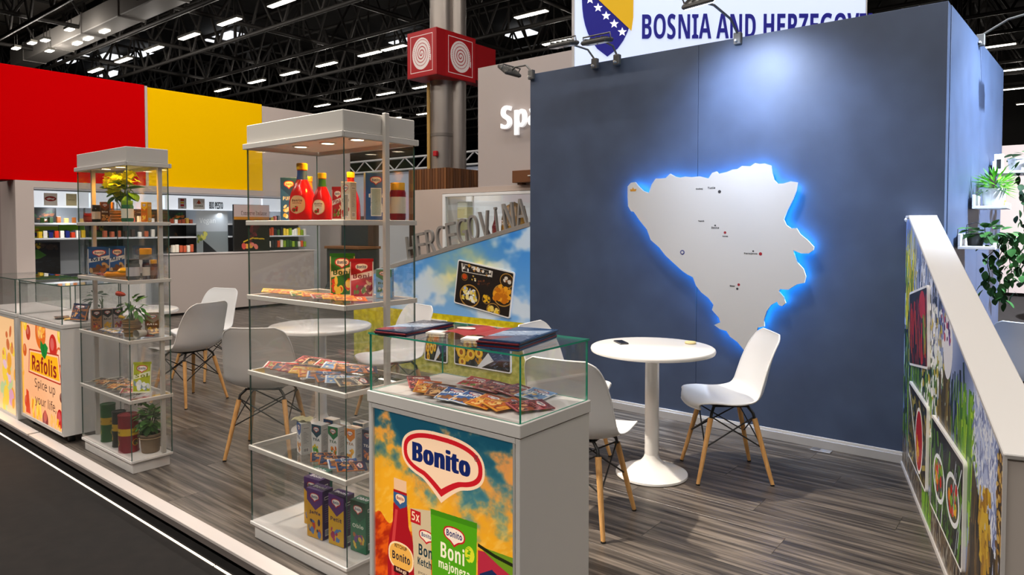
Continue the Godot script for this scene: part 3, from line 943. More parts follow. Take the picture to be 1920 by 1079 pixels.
func neighbours() -> void:
	var warm := mat("booth grey", "b7aaa4", 0.6)
	# the stand with the red and yellow band, facing +X
	var n := setting("wall_booth")
	part(n, "fascia", bx(Vector3(-11.7, 1.97, -2.985), Vector3(-11.05, 2.06, -8.6)), warm)
	part(n, "end_pier", bx(Vector3(-11.7, 0, -3.2), Vector3(-11.05, 1.97, -2.985)), warm)
	part(n, "end_return", bx(Vector3(-16.5, 0, -3.06), Vector3(-11.701, 2.06, -2.985)), mat("booth grey side", "9c8b86", 0.6))
	part(n, "back_board", bx(Vector3(-11.75, 0, -8.6), Vector3(-11.7, 1.97, -3.2)), mat("booth pale", "c9cdd2", 0.5))
	part(n, "end_pier", bx(Vector3(-11.7, 0, -8.6), Vector3(-11.05, 1.97, -8.3)), warm)
	var band := setting("wall_band")
	var red := mat("red band", "c40004", 0.9)
	var yel := mat("yellow band", "efbb00", 0.9)
	red.roughness = 1.0
	red.metallic_specular = 0.1
	yel.roughness = 1.0
	yel.metallic_specular = 0.1
	part(band, "red_panel", bx(Vector3(-11.4, 2.062, -4.70), Vector3(-11.1, 3.61, 0.4), 0.004), red)
	part(band, "yellow_panel", bx(Vector3(-11.4, 2.062, -6.685), Vector3(-11.1, 3.585, -4.74), 0.004), yel)
	part(band, "divider", bx(Vector3(-11.4, 2.062, -4.738), Vector3(-11.09, 3.6, -4.702)), warm)
	part(band, "grey_panel", bx(Vector3(-11.4, 2.062, -8.6), Vector3(-11.1, 3.56, -6.689), 0.004), warm)
	# its shelf bays: a lit header, then back pictures, shelves and packs
	var hd := glow("header light", "dfe6ee", 0.55)
	var bays := [["left bay of the far shelf stand with black vegetable pictures", -3.22, -4.0], ["right bay of the far shelf stand with dark boards and header labels", -5.1, -6.82], ["farthest bay of the shelf stand with rows of small bottles", -6.84, -7.75], ["middle bay of the far shelf stand behind the small showcase", -4.03, -5.07]]
	for b in bays.size():
		var z0: float = bays[b][1]
		var z1: float = bays[b][2]
		var t := thing("shelf_bay", bays[b][0], "shelf unit", Vector3(-11.35, 0, z0), 0.0, "shelf bays of the far stand")
		var wz := z1 - z0
		part(t, "back", bx(Vector3(-0.3, 0.72, wz), Vector3(-0.27, 1.96, 0)), mat("bay grey", "8d9296", 0.5))
		part(t, "header", bx(Vector3(-0.26, 1.71, wz + 0.005), Vector3(-0.02, 1.94, -0.005), 0.003), hd)
		lamp_area(t, Vector3(-0.02, 1.7, wz / 2), Vector3(-0.35, -1, 0), 0.35, Vector2(0.06, absf(wz) * 0.9), "f4f8ff")
		for y in [1.455, 1.24]:
			part(t, "shelf", bx(Vector3(-0.26, y, wz + 0.004), Vector3(0.1, y + 0.025, -0.004), 0.002), mat("bay shelf", "c5c8cc", 0.4))
		var pic := func(k: int, a: float, c: float, lo: float, hi: float, x := -0.2):
			var q := part(t, "picture_panel", M.new().quad(Vector3(0, hi, a), Vector3(0, hi, c), Vector3(0, lo, c), Vector3(0, lo, a)).mesh(), tmat("booth print %d" % k, booth_tex(k), 0.35), Vector3(x, 0, 0))
			q.position.x = x
		if b == 0:
			pic.call(0, -0.01, -0.4, 1.49, 1.7)
			pic.call(1, -0.02, -0.42, 1.27, 1.45)
			pic.call(2, -0.43, wz + 0.01, 1.27, 1.45)
			pic.call(3, -0.01, -0.44, 0.73, 1.2)
			pic.call(7, -0.19, -0.36, 1.73, 1.91, -0.012)
			pic.call(8, -0.47, -0.61, 1.735, 1.91, -0.012)
			goods_row(t, Vector3(0.04, 1.48, -0.1), Vector3(0.04, 1.48, -0.7), 6, 0.1, ["2a4a1a", "8a4a10", "161616", "c0a060"])
			goods_row(t, Vector3(0.04, 1.265, -0.08), Vector3(0.04, 1.265, -0.7), 9, 0.12, ["14206a", "c83a1a", "d8b01e", "e8e4da", "2c62b0"])
		elif b == 1:
			pic.call(4, -0.02, -0.43, 1.0, 1.45)
			pic.call(0, -0.02, -0.43, 1.48, 1.7)
			pic.call(5, -0.45, -1.0, 0.99, 1.7, 0.11)
			pic.call(10, -0.21, -0.35, 1.72, 1.9, -0.012)
			pic.call(9, -0.46, -0.66, 1.715, 1.9, -0.012)
			letters(t, "header_lettering", "BIO PESTO", Vector3(-0.01, 1.79, -0.86), 0.12, 0.01, mat("print grey", "3a3d44"), 0.24, Vector3(0, PI / 2, 0))
			goods_row(t, Vector3(0.04, 1.48, -0.05), Vector3(0.04, 1.48, -0.42), 6, 0.09, ["e8e4dc", "8a3a1c", "5a3a1c", "b08a3a"])
			goods_row(t, Vector3(0.06, 1.005, -0.06), Vector3(0.06, 1.005, -0.42), 6, 0.13, ["f0ece4", "d8a070", "c05a3a", "e8e0d0"])
		elif b == 2:
			for y in [1.455, 1.24, 1.02]:
				goods_row(t, Vector3(0.04, y + 0.025, -0.05), Vector3(0.04, y + 0.025, wz + 0.05), 13, 0.15, ["8aa82a", "c8502a", "d8b83a", "3a5a2a", "e6e2d4", "5a2a3a", "2a2a2e"])
		else:
			pic.call(3, -0.02, -0.5, 1.0, 1.45)
			pic.call(0, -0.52, wz + 0.02, 1.49, 1.7)
			goods_row(t, Vector3(0.04, 1.48, -0.1), Vector3(0.04, 1.48, -0.9), 8, 0.12, ["a83a2a", "3a3a3e", "c8a878", "e0dcd4"])
			goods_row(t, Vector3(0.04, 1.265, -0.1), Vector3(0.04, 1.265, -0.9), 8, 0.12, ["3a2a24", "b05a3a", "d8d2c6"])
	var ru := thing("roll_up_banner", "tall black banner with red onions under a pinkish title strip", "banner", Vector3(-11.1, 0.98, -6.13))
	part(ru, "panel", bx(Vector3(-0.04, 0.015, -0.68), Vector3(0, 0.83, 0), 0.004), mat("black board", "171512", 0.5))
	part(ru, "print", M.new().quad(Vector3(0, 0.825, -0.005), Vector3(0, 0.825, -0.675), Vector3(0, 0.02, -0.675), Vector3(0, 0.02, -0.005)).mesh(), tmat("booth print 6", booth_tex(6), 0.4), Vector3(0.001, 0, 0))
	var ct := thing("far_counter", "plain grey counter below the shelf bays of the far stand", "counter", Vector3(-11.02, 0, -4.98))
	part(ct, "front", bx(Vector3(-0.2, 0.04, -2.7), Vector3(0, 0.97, 0), 0.004), mat("counter grey", "b3a7a1", 0.5))
	part(ct, "top", bx(Vector3(-0.22, 0.971, -2.71), Vector3(0.012, 0.995, 0.01), 0.003), mat("counter top", "c7bdb8", 0.4))
	part(ct, "plinth", bx(Vector3(-0.19, 0.0, -2.69), Vector3(-0.02, 0.04, -0.01)), mat("recess", "17130f", 0.9))
	var lc := thing("white_bar", "white low bar in front of the black vegetable pictures", "counter", Vector3(-10.69, 0, -3.0))
	part(lc, "front", bx(Vector3(-0.3, 0.03, -1.5), Vector3(0, 0.68, 0), 0.004), mat("white laminate", "d9d6d2"))
	part(lc, "top", bx(Vector3(-0.32, 0.681, -1.52), Vector3(0.02, 0.71, 0.02), 0.004), mat("white laminate", "d9d6d2"))
	# dark cabinet and pale stand seen through the large showcase
	var dc := thing("dark_cabinet", "black cabinet with a brown ledge far behind the large showcase", "cabinet", Vector3(-10.2, 0, -7.75))
	part(dc, "body", bx(Vector3(-0.5, 0, -0.45), Vector3(0.45, 1.02, 0.02), 0.01), mat("cabinet black", "23262a", 0.5))
	part(dc, "ledge", bx(Vector3(-0.52, 1.021, -0.47), Vector3(0.47, 1.07, 0.06), 0.006), mat("ledge brown", "7a4a26", 0.5))
	part(dc, "upper_board", bx(Vector3(-0.48, 1.071, -0.44), Vector3(0.3, 1.62, -0.3), 0.006), mat("cabinet navy", "1f2732", 0.5))
	part(dc, "upper_board", bx(Vector3(0.302, 1.071, -0.44), Vector3(0.45, 1.62, -0.3), 0.006), mat("cabinet maroon", "3e2620", 0.5))
	var bag := thing("backpack", "black backpack standing on the floor before the dark cabinet", "backpack", Vector3(-10.0, 0, -7.35), 0.6)
	part(bag, "body", M.new().grid(16, 12, func(a, b): return rucksack(a, b)).mesh(), mat("bag black", "1a2024", 0.7))
	part(bag, "pocket", bx(Vector3(-0.12, 0.06, 0.1), Vector3(0.12, 0.28, 0.17), 0.02), mat("bag black", "1a2024", 0.7))
	part(bag, "handle", M.new().tube([Vector3(-0.05, 0.5, 0), Vector3(-0.04, 0.56, 0), Vector3(0.04, 0.56, 0), Vector3(0.05, 0.5, 0)], 0.01).mesh(), mat("bag black", "1a2024", 0.7))
	var pw := setting("wall_pale_stand")
	part(pw, "board", bx(Vector3(-16.0, 0, -12.06), Vector3(-10.4, 2.85, -12.0)), mat("pale stand", "c9d2e6", 0.5))
	part(pw, "board", bx(Vector3(-13.4, 0, -10.46), Vector3(-9.9, 1.6, -10.4)), mat("pale stand white", "d6d8dc", 0.5))
	var lt := thing("lattice_girder", "short white lattice girder on the pale wall left of the steel column", "truss", Vector3(-16.0, 2.86, -11.95))
	for y in [0.0, 0.3]:
		part(lt, "chord", M.new().tube([Vector3(0, y + 0.03, 0), Vector3(5.6, y + 0.03, 0)], 0.03).mesh(), mat("white steel", "d8d8da", 0.4))
	for k in 14:
		part(lt, "brace", M.new().tube([Vector3(k * 0.4, 0.03 + 0.3 * (k % 2), 0), Vector3(k * 0.4 + 0.4, 0.33 - 0.3 * (k % 2), 0)], 0.018).mesh(), mat("white steel", "d8d8da", 0.4))
	# steel column with the red hose boxes
	var col := thing("steel_column", "pair of tall grey steel pipes standing on a slatted wooden box", "column", Vector3(-9.667, 0, -9.735))
	part(col, "pipe", M.new().tube([Vector3(0, 0, 0), Vector3(0, 12.5, 0)], 0.235, 28).mesh(), mat("column steel", "9a928c", 0.38, 0.7))
	part(col, "pipe", M.new().tube([Vector3(0.23, 0, -0.215), Vector3(0.23, 12.5, -0.215)], 0.165, 24).mesh(), mat("column steel", "9a928c", 0.38, 0.7))
	part(col, "service_pipe", M.new().tube([Vector3(-0.13, 0, 0.24), Vector3(-0.13, 4.25, 0.24)], 0.035, 8).mesh(), mat("service yellow", "b9924a", 0.5))
	part(col, "alarm_box", bx(Vector3(0.04, 2.8, 0.232), Vector3(0.13, 2.9, 0.3), 0.008), mat("alarm red", "b3121c", 0.4))
	for y in [3.2, 6.4]:
		part(col, "collar", M.new().tube([Vector3(0, y, 0), Vector3(0, y + 0.06, 0)], 0.245, 28).mesh(), mat("column collar", "7d7671", 0.4, 0.6))
	var pl := part(col, "wooden_box", bx(Vector3(-0.55, 0.0, -0.75), Vector3(0.5, 2.55, 0.38)), mat("plinth core", "3d2412", 0.6))
	for k in 14:
		part(pl, "slat", bx(Vector3(-0.54 + k * 0.075, 1.5, 0.381), Vector3(-0.478 + k * 0.075, 2.55, 0.4), 0.003), mat("slat %d" % (k % 3), ["6b3f1c", "7a4a22", "5e3718"][k % 3], 0.5))
		part(pl, "slat", bx(Vector3(0.501, 1.5, 0.31 - k * 0.075), Vector3(0.52, 2.55, 0.372 - k * 0.075), 0.003), mat("slat %d" % (k % 3), ["6b3f1c", "7a4a22", "5e3718"][k % 3], 0.5))
	var hs := thing("hose_sign", "red box sign with white hose spirals on the steel column", "sign", Vector3(-9.6, 4.285, -9.45))
	var sp := Paint.new(256, 256, hx("a8161c"))
	for q in [[0.03, hx("eadfdd")], [0.045, hx("a8161c")]]:
		sp.rect(0.06 + q[0], 0.05 + q[0], 0.88 - 2 * q[0], 0.9 - 2 * q[0], q[1])
	sp.ell(0.5, 0.5, 0.34, 0.36, hx("eadfdd"))
	for k in 190:
		var g := k * 0.135
		var rr := 0.02 + 0.3 * k / 190.0
		sp.ell(0.5 + cos(g) * rr, 0.5 + sin(g) * rr * 1.05, 0.012, 0.012, hx("a8161c"))
	sp.rect(0.82, 0.55, 0.03, 0.14, hx("eadfdd"))
	part(hs, "box", bx(Vector3(-0.43, 0, -0.8), Vector3(0.37, 0.88, 0.3), 0.006), mat("sign red", "9c1219", 0.4))
	part(hs, "box", bx(Vector3(-0.1, 0.08, -1.45), Vector3(0.34, 0.8, -0.801), 0.006), mat("sign red", "9c1219", 0.4))
	part(hs, "print", sheet(0.74, 0.84), tmat("hose print", sp.tex(), 0.4), Vector3(-0.03, 0.02, 0.302))
	part(hs, "print", sheet(0.84, 0.84), tmat("hose print", sp.tex(), 0.4), Vector3(0.372, 0.02, -0.36), Vector3(0, PI / 2, 0))
	# the pale stand behind the letters: low wall with a shop window, tall wall with a lit name
	var sw := setting("wall_name_stand")
	part(sw, "low_wall", bx(Vector3(-9.67, 0, -9.1), Vector3(-3.9, 0.93, -9.0)), mat("name stand", "c2b1a6", 0.6))
	part(sw, "low_wall", bx(Vector3(-9.67, 2.03, -9.1), Vector3(-3.9, 2.12, -9.0)), mat("name stand", "c2b1a6", 0.6))
	part(sw, "low_wall", bx(Vector3(-9.67, 0.93, -9.1), Vector3(-8.93, 2.03, -9.0)), mat("name stand", "c2b1a6", 0.6))
	part(sw, "tall_wall", bx(Vector3(-8.07, 2.121, -9.3), Vector3(-3.9, 4.2, -9.02)), mat("name stand tall", "b3a8a4", 0.6))
	var lw := thing("lit_name", "glowing white letters on the grey wall left of the blue wall", "sign", Vector3(-7.56, 3.06, -9.0))
	letters(lw, "letters", "Spain", Vector3(0.72, 0.16, 0.03), 0.53, 0.05, glow("name light", "f4f4f4", 0.4))
	var wd := thing("wooden_shelf_box", "small brown wooden box on the low wall below the lit letters", "box", Vector3(-6.6, 2.121, -9.01))
	part(wd, "body", bx(Vector3(-0.55, 0.03, 0.0), Vector3(0.6, 0.23, 0.18), 0.006), mat("slat 0", "6b3f1c"))
	part(wd, "handle", M.new().tube([Vector3(-0.2, 0.13, 0.2), Vector3(0.05, 0.13, 0.2)], 0.012).mesh(), mat("aluminium", "b9b6b0"))
	part(wd, "foot", bx(Vector3(-0.5, 0.0, 0.0), Vector3(-0.4, 0.03, 0.1)), mat("slat 2", "5e3718"))
	part(wd, "foot", bx(Vector3(0.4, 0.0, 0.0), Vector3(0.5, 0.03, 0.1)), mat("slat 2", "5e3718"))
	var win := thing("display_niche", "white framed lit shop window behind the cut-out letters", "display window", Vector3(-8.9, 0.94, -9.05))
	part(win, "back", bx(Vector3(0, 0, -0.6), Vector3(3.2, 1.08, -0.55)), glow("window light", "d5d9dc", 0.25))
	part(win, "floor", bx(Vector3(0, 0, -0.55), Vector3(3.2, 0.02, 0.0)), mat("white laminate", "d9d6d2"))
	part(win, "end_board", bx(Vector3(3.2, 0, -0.6), Vector3(3.22, 1.08, 0.0)), mat("white laminate", "d9d6d2"))
	part(win, "end_board", bx(Vector3(-0.001, 0, -0.6), Vector3(0.001, 1.08, -0.03)), mat("white laminate", "d9d6d2"))
	pane(win, Vector3(1.62, 0.53, 0.03), Vector3.ZERO, 3.12, 1.0, mat("glass edge dull", "3d5a52"))
	part(win, "frame_post", bx(Vector3(-0.02, 0, -0.02), Vector3(0.05, 1.08, 0.07), 0.005), mat("frame white", "eceeee", 0.3))
	part(win, "frame_post", bx(Vector3(0.22, 0, -0.5), Vector3(0.26, 1.08, -0.45), 0.005), mat("frame white", "eceeee", 0.3))
	part(win, "frame_head", bx(Vector3(0.05, 1.03, -0.02), Vector3(3.2, 1.08, 0.07), 0.005), mat("frame white", "eceeee", 0.3))
	part(win, "dark_board", bx(Vector3(1.75, 0.25, -0.5), Vector3(2.6, 0.88, -0.46)), mat("black board", "171512"))
	var bk := thing("gold_basket", "tall golden woven basket in the shop window", "basket", Vector3(-7.5, 0.9615, -9.325))
	part(bk, "body", M.new().lathe([Vector2(0.0, 0.0), Vector2(0.21, 0.0), Vector2(0.235, 0.3), Vector2(0.22, 0.6), Vector2(0.16, 0.82), Vector2(0.0, 0.9)], 20).mesh(), mat("basket gold", "b07f28", 0.5))
	for k in 9:
		part(bk, "rib", M.new().tube([Vector3(0.217, 0.02, 0).rotated(Vector3.UP, k * TAU / 9), Vector3(0.242, 0.3, 0).rotated(Vector3.UP, k * TAU / 9), Vector3(0.226, 0.6, 0).rotated(Vector3.UP, k * TAU / 9), Vector3(0.17, 0.83, 0).rotated(Vector3.UP, k * TAU / 9)], 0.012, 5).mesh(), mat("basket rib", "7a5414", 0.5))
	for d in [[-8.05, 0.55, "3a1418", "dark wine bottle left in the shop window"], [-7.87, 0.78, "7a1624", "taller red wine bottle beside the golden basket"]]:
		var bo := thing("wine_bottle", d[3], "bottle", Vector3(d[0], 0.9615, -9.25), 0.0, "bottles in the shop window")
		part(bo, "body", M.new().lathe([Vector2(0, 0), Vector2(0.06, 0), Vector2(0.06, d[1] * 0.6), Vector2(0.022, d[1] * 0.75), Vector2(0.022, d[1])], 14).mesh(), mat("wine " + d[2], d[2], 0.2))
		part(bo, "capsule", M.new().lathe([Vector2(0.024, d[1] * 0.86), Vector2(0.024, d[1]), Vector2(0, d[1] + 0.002)], 12).mesh(), mat("wine foil", "5a1020", 0.4))
		part(bo, "label", M.new().lathe([Vector2(0.0605, d[1] * 0.2), Vector2(0.0605, d[1] * 0.45)], 14).mesh(), mat("paper label", "e6e2d8", 0.6))
	var jr := thing("glass_canister", "pale canister with a yellow band at the window post", "canister", Vector3(-8.55, 0.9615, -9.2))
	part(jr, "body", bx(Vector3(-0.12, 0, -0.08), Vector3(0.12, 0.92, 0.08), 0.01), mat("canister pale", "cfd6c8", 0.3))
	part(jr, "band", bx(Vector3(-0.122, 0.62, -0.082), Vector3(0.122, 0.82, 0.082), 0.004), mat("canister band", "d6d39a", 0.4))
	part(jr, "fill", bx(Vector3(-0.121, 0.3, -0.081), Vector3(0.121, 0.6, 0.081), 0.004), mat("canister fill", "a3a374", 0.4))
	# the white sign with the shield, turned to the aisle
	var sg := thing("country_sign", "white lightbox sign with a blue and yellow shield and blue capitals", "sign", Vector3(-3.57, 3.05, -8.7), deg_to_rad(39.0 - 1.0))
	part(sg, "lightbox", bx(Vector3(-1.88, 0, -0.3), Vector3(1.88, 1.9, 0), 0.006), glow("sign white", "cfdcf6", 0.5))
	part(sg, "frame", bx(Vector3(-1.9, -0.02, -0.31), Vector3(-1.882, 1.92, 0.004)), mat("white steel", "d8d8da"))
	part(sg, "frame", bx(Vector3(1.882, -0.02, -0.31), Vector3(1.9, 1.92, 0.004)), mat("white steel", "d8d8da"))
	var blue := glow("sign blue", "0e0e92", 0.12)
	var x0 := -1.79
	var shield := PackedVector2Array()
	for k in 9:
		var q := k / 8.0
		shield.append(Vector2(x0 + 0.335 * (1.0 - pow(1.0 - pow(q, 2.6), 0.75)), 1.42 - 0.82 * q))
	for k in 8:
		var q := 1.0 - (k + 1) / 8.0
		shield.append(Vector2(x0 + 0.67 - 0.335 * (1.0 - pow(1.0 - pow(q, 2.6), 0.75)), 1.42 - 0.82 * q))
	part(sg, "shield", M.new().prism(shield, 0.001, 0.012).mesh(), blue)
	part(sg, "triangle", M.new().prism(PackedVector2Array([Vector2(x0 + 0.12, 1.42), Vector2(x0 + 0.67, 1.42), Vector2(x0 + 0.668, 1.1), Vector2(x0 + 0.645, 0.93)]), 0.013, 0.02).mesh(), glow("sign yellow", "e3b208", 0.25))
	for k in 6:
		var star := PackedVector2Array()
		for j in 10:
			star.append(Vector2(0, 0.06 if j % 2 == 0 else 0.025).rotated(j * PI / 5) + Vector2(x0 + 0.0 + 0.105 * k, 1.44 - 0.105 * k))
		if k > 0:
			part(sg, "star", M.new().prism(star, 0.013, 0.02).mesh(), glow("star white", "ffffff", 0.6))
	letters(sg, "lettering", "BOSNIA AND HERZEGOVINA", Vector3(0.62, 0.985, 0.006), 0.325, 0.012, blue, 3.25)
	# right background: another stand beyond the plant shelves
	var rf := setting("floor_neighbour")
	part(rf, "sheet", bx(Vector3(-0.3, -0.1, -18.5), Vector3(9, -0.02, -7.2)), rough_by(mat("tan floor", "ffffff", 0.4), noise_tex("tan floor", 9, 0.02, "7a6656", "9c8a78"), Vector3(0.3, 0.3, 0.3)))
	var rw := setting("wall_neighbour")
	part(rw, "board", bx(Vector3(-1.6, -0.02, -18.6), Vector3(9, 3.2, -18.5)), mat("neighbour wall", "b8ada8", 0.6))
	var rt := thing("pale_table", "large pale round table beyond the hanging plant at the right edge", "table", Vector3(1.35, -0.02, -14.0))
	part(rt, "top", M.new().lathe([Vector2(0, 0.72), Vector2(1.25, 0.72), Vector2(1.27, 0.735), Vector2(1.25, 0.75), Vector2(0, 0.75)], 40).mesh(), mat("pale table", "c9bfae", 0.3))
	part(rt, "foot", M.new().lathe([Vector2(0, 0), Vector2(0.5, 0), Vector2(0.5, 0.02), Vector2(0.08, 0.06), Vector2(0.06, 0.72)], 24).mesh(), mat("aluminium", "b9b6b0"))

func rucksack(a: float, b: float) -> Vector3:
	var g := TAU * a
	var w := 0.17 * (1.0 - 0.35 * b * b) * sqrt(maxf(0.0, 1.0 - pow(b, 8.0)))
	return Vector3(cos(g) * w, b * 0.5, sin(g) * w * 0.65)

# ---------------------------------------------------------------- chairs, tables, counters
func spline(a: Array, t: float):
	var s := clampf(t, 0.0, 1.0) * (a.size() - 1)
	var k := mini(int(s), a.size() - 2)
	var p0 = a[maxi(k - 1, 0)]
	var p3 = a[mini(k + 2, a.size() - 1)]
	if a[0] is float:
		return cubic_interpolate(a[k], a[k + 1], p0, p3, s - k)
	return (a[k] as Vector2).cubic_interpolate(a[k + 1], p0, p3, s - k)

const SEAT := [Vector2(0.418, -0.242), Vector2(0.436, -0.234), Vector2(0.446, -0.2), Vector2(0.444, -0.12), Vector2(0.430, -0.03), Vector2(0.425, 0.05), Vector2(0.437, 0.12), Vector2(0.478, 0.168), Vector2(0.545, 0.193), Vector2(0.63, 0.212), Vector2(0.72, 0.234), Vector2(0.79, 0.255), Vector2(0.822, 0.262)]
const SEAT_W := [0.178, 0.2, 0.215, 0.228, 0.232, 0.232, 0.23, 0.227, 0.223, 0.216, 0.203, 0.178, 0.13]
const SEAT_C := [0.0, 0.006, 0.014, 0.022, 0.03, 0.04, 0.05, 0.06, 0.062, 0.055, 0.04, 0.022, 0.008]

func shell_at(a: float, b: float, drop := 0.0) -> Vector3:
	var p: Vector2 = spline(SEAT, b)
	var q: Vector2 = spline(SEAT, minf(b + 0.01, 1.0)) - spline(SEAT, maxf(b - 0.01, 0.0))
	q = q.normalized()
	var nrm := Vector2(q.y, -q.x)                               # (y, z): up over the seat, forwards at the back
	var s := a * 2.0 - 1.0
	var w: float = spline(SEAT_W, b)
	var c: float = spline(SEAT_C, b)
	var lift: float = c * pow(absf(s), 2.6) - drop
	var z := p.y + nrm.y * lift + (1.0 - smoothstep(0.0, 0.22, b)) * 0.05 * pow(absf(s), 3.0)
	var y := p.x + nrm.x * lift
	return Vector3(s * w, y, z)

func make_chair() -> Node3D:
	var t := thing("shell_chair", "", "chair", Vector3.ZERO, 0.0, "white shell chairs with wooden legs")
	var sh := M.new()
	sh.grid(18, 40, func(a, b): return shell_at(a, b))
	sh.grid(18, 40, func(a, b): return shell_at(a, b, 0.007), true)
	var rim := []
	for k in 19:
		rim.append(shell_at(k / 18.0, 0.0, 0.0035))
	for k in range(1, 41):
		rim.append(shell_at(1.0, k / 40.0, 0.0035))
	for k in range(1, 19):
		rim.append(shell_at(1.0 - k / 18.0, 1.0, 0.0035))
	for k in range(1, 41):
		rim.append(shell_at(0.0, 1.0 - k / 40.0, 0.0035))
	part(t, "seat_shell", sh.mesh(), mat("chair plastic", "e6e5e3"))
	part(t, "rim", M.new().tube(rim, 0.0052, 6).mesh(), mat("chair plastic", "e6e5e3"))
	var tops := []
	var feet := []
	for s in [[-1, -1], [1, -1], [1, 1], [-1, 1]]:
		tops.append(Vector3(s[0] * 0.135, 0.385, s[1] * 0.115))
		feet.append(Vector3(s[0] * 0.2, 0.0, s[1] * 0.205))
	for k in 4:
		var a: Vector3 = feet[k]
		var b: Vector3 = tops[k]
		var leg := part(t, "leg", M.new().tube([a + Vector3(0, 0.006, 0), a.lerp(b, 0.25), a.lerp(b, 0.6), a.lerp(b, 0.93)], 0.0105, 10, 0.0155).mesh(), mat("beech", "b98550"))
		part(leg, "foot_cap", M.new().tube([a, a.lerp(b, 0.02)], 0.0118, 10).mesh(), mat("black steel", "161616"))
		part(t, "bracket", M.new().tube([a.lerp(b, 0.9), b, b + Vector3(-b.x * 0.25, 0.035, -b.z * 0.2)], 0.0085, 8).mesh(), mat("black steel", "161616"))
		var m: int = (k + 1) % 4
		part(t, "brace", M.new().tube([a.lerp(b, 0.95), (feet[m] as Vector3).lerp(tops[m], 0.52)], 0.0042, 6).mesh(), mat("black steel", "161616"))
		part(t, "brace", M.new().tube([(feet[m] as Vector3).lerp(tops[m], 0.95), a.lerp(b, 0.52)], 0.0042, 6).mesh(), mat("black steel", "161616"))
	part(t, "mount_plate", bx(Vector3(-0.11, 0.412, -0.1), Vector3(0.11, 0.418, 0.1), 0.002), mat("black steel", "161616"))
	return t

func furniture() -> void:
	var chair := make_chair()
	var spots := [
		[-1.517, -3.837, -0.79, 0.61, "white shell chair turned to the table in front of the lit map"],
		[-1.83, -2.80, -0.16, -0.99, "white shell chair seen from behind right of the glass-topped counter"],
		[-2.36, -3.44, 0.99, -0.12, "white shell chair half hidden behind the glass-topped counter"],
		[-3.93, -2.39, -0.63, -0.77, "white shell chair seen from behind left of the large showcase"],
		[-5.56, -2.67, -0.974, 0.225, "white shell chair facing left beside the small showcase"],
		[-3.92, -3.42, -0.15, 0.98, "white shell chair behind the large showcase at the middle table"],
		[-6.35, -3.2, 0.3, 0.95, "white shell chair behind the small showcase at the far table"],
		[-0.13, -5.6, 0.2, -0.98, "pale shell chair at the right edge behind the low printed wall"],
		[0.35, -7.8, -0.9, -0.4, "farther pale shell chair at the right edge under the hanging plants"]]
	for k in spots.size():
		var s: Array = spots[k]
		var o: Node3D = chair
		if k > 0:
			o = chair.duplicate()
			o.name = numbered("shell_chair")
			add_child(o)
		o.position = Vector3(s[0], 0.0 if k < 8 else -0.02, s[1])
		o.rotation.y = atan2(-s[2], -s[3])
		o.set_meta("label", s[4])
	for d in [[-1.835, -3.545, "white round pedestal table before the lit map"], [-4.05, -2.87, "white round pedestal table seen through the large showcase"], [-6.02, -2.42, "white round pedestal table behind the small showcase"]]:
		var t := thing("pedestal_table", d[2], "table", Vector3(d[0], 0, d[1]), 0.0, "white round pedestal tables")
		var wm := mat("table white", "e9e8e6")
		part(t, "tabletop", M.new().lathe([Vector2(0, 0.712), Vector2(0.335, 0.712), Vector2(0.349, 0.716), Vector2(0.352, 0.726), Vector2(0.349, 0.736), Vector2(0.343, 0.74), Vector2(0, 0.74)], 56).mesh(), wm)
		part(t, "pole", M.new().lathe([Vector2(0.04, 0.09), Vector2(0.04, 0.7)], 28).mesh(), wm)
		part(t, "collar", M.new().lathe([Vector2(0.05, 0.685), Vector2(0.13, 0.7), Vector2(0.13, 0.712), Vector2(0, 0.712)], 28).mesh(), wm)
		part(t, "base", M.new().lathe([Vector2(0, 0), Vector2(0.2, 0), Vector2(0.205, 0.006), Vector2(0.203, 0.016), Vector2(0.17, 0.03), Vector2(0.11, 0.05), Vector2(0.065, 0.075), Vector2(0.046, 0.1), Vector2(0.04, 0.12)], 48).mesh(), wm)
	display_counter("white counter with a glowing ketchup poster and a glass top case", Vector3(-1.6175, 0, -1.6), 0.705, 0.385, 0.0, 0.79, 0.833, 1.045, big_poster(), 1.0)
	display_counter("white counter on feet with a glowing peach spice poster", Vector3(-5.4775, 0, -1.6), 0.845, 0.37, 0.055, 0.762, 0.79, 1.045, spice_poster(), 1.3)
	display_counter("white counter with a glass case cut by the left picture edge", Vector3(-6.39, 0, -1.6), 0.8, 0.37, 0.0, 0.762, 0.79, 1.045, fruit_poster(), 1.2)

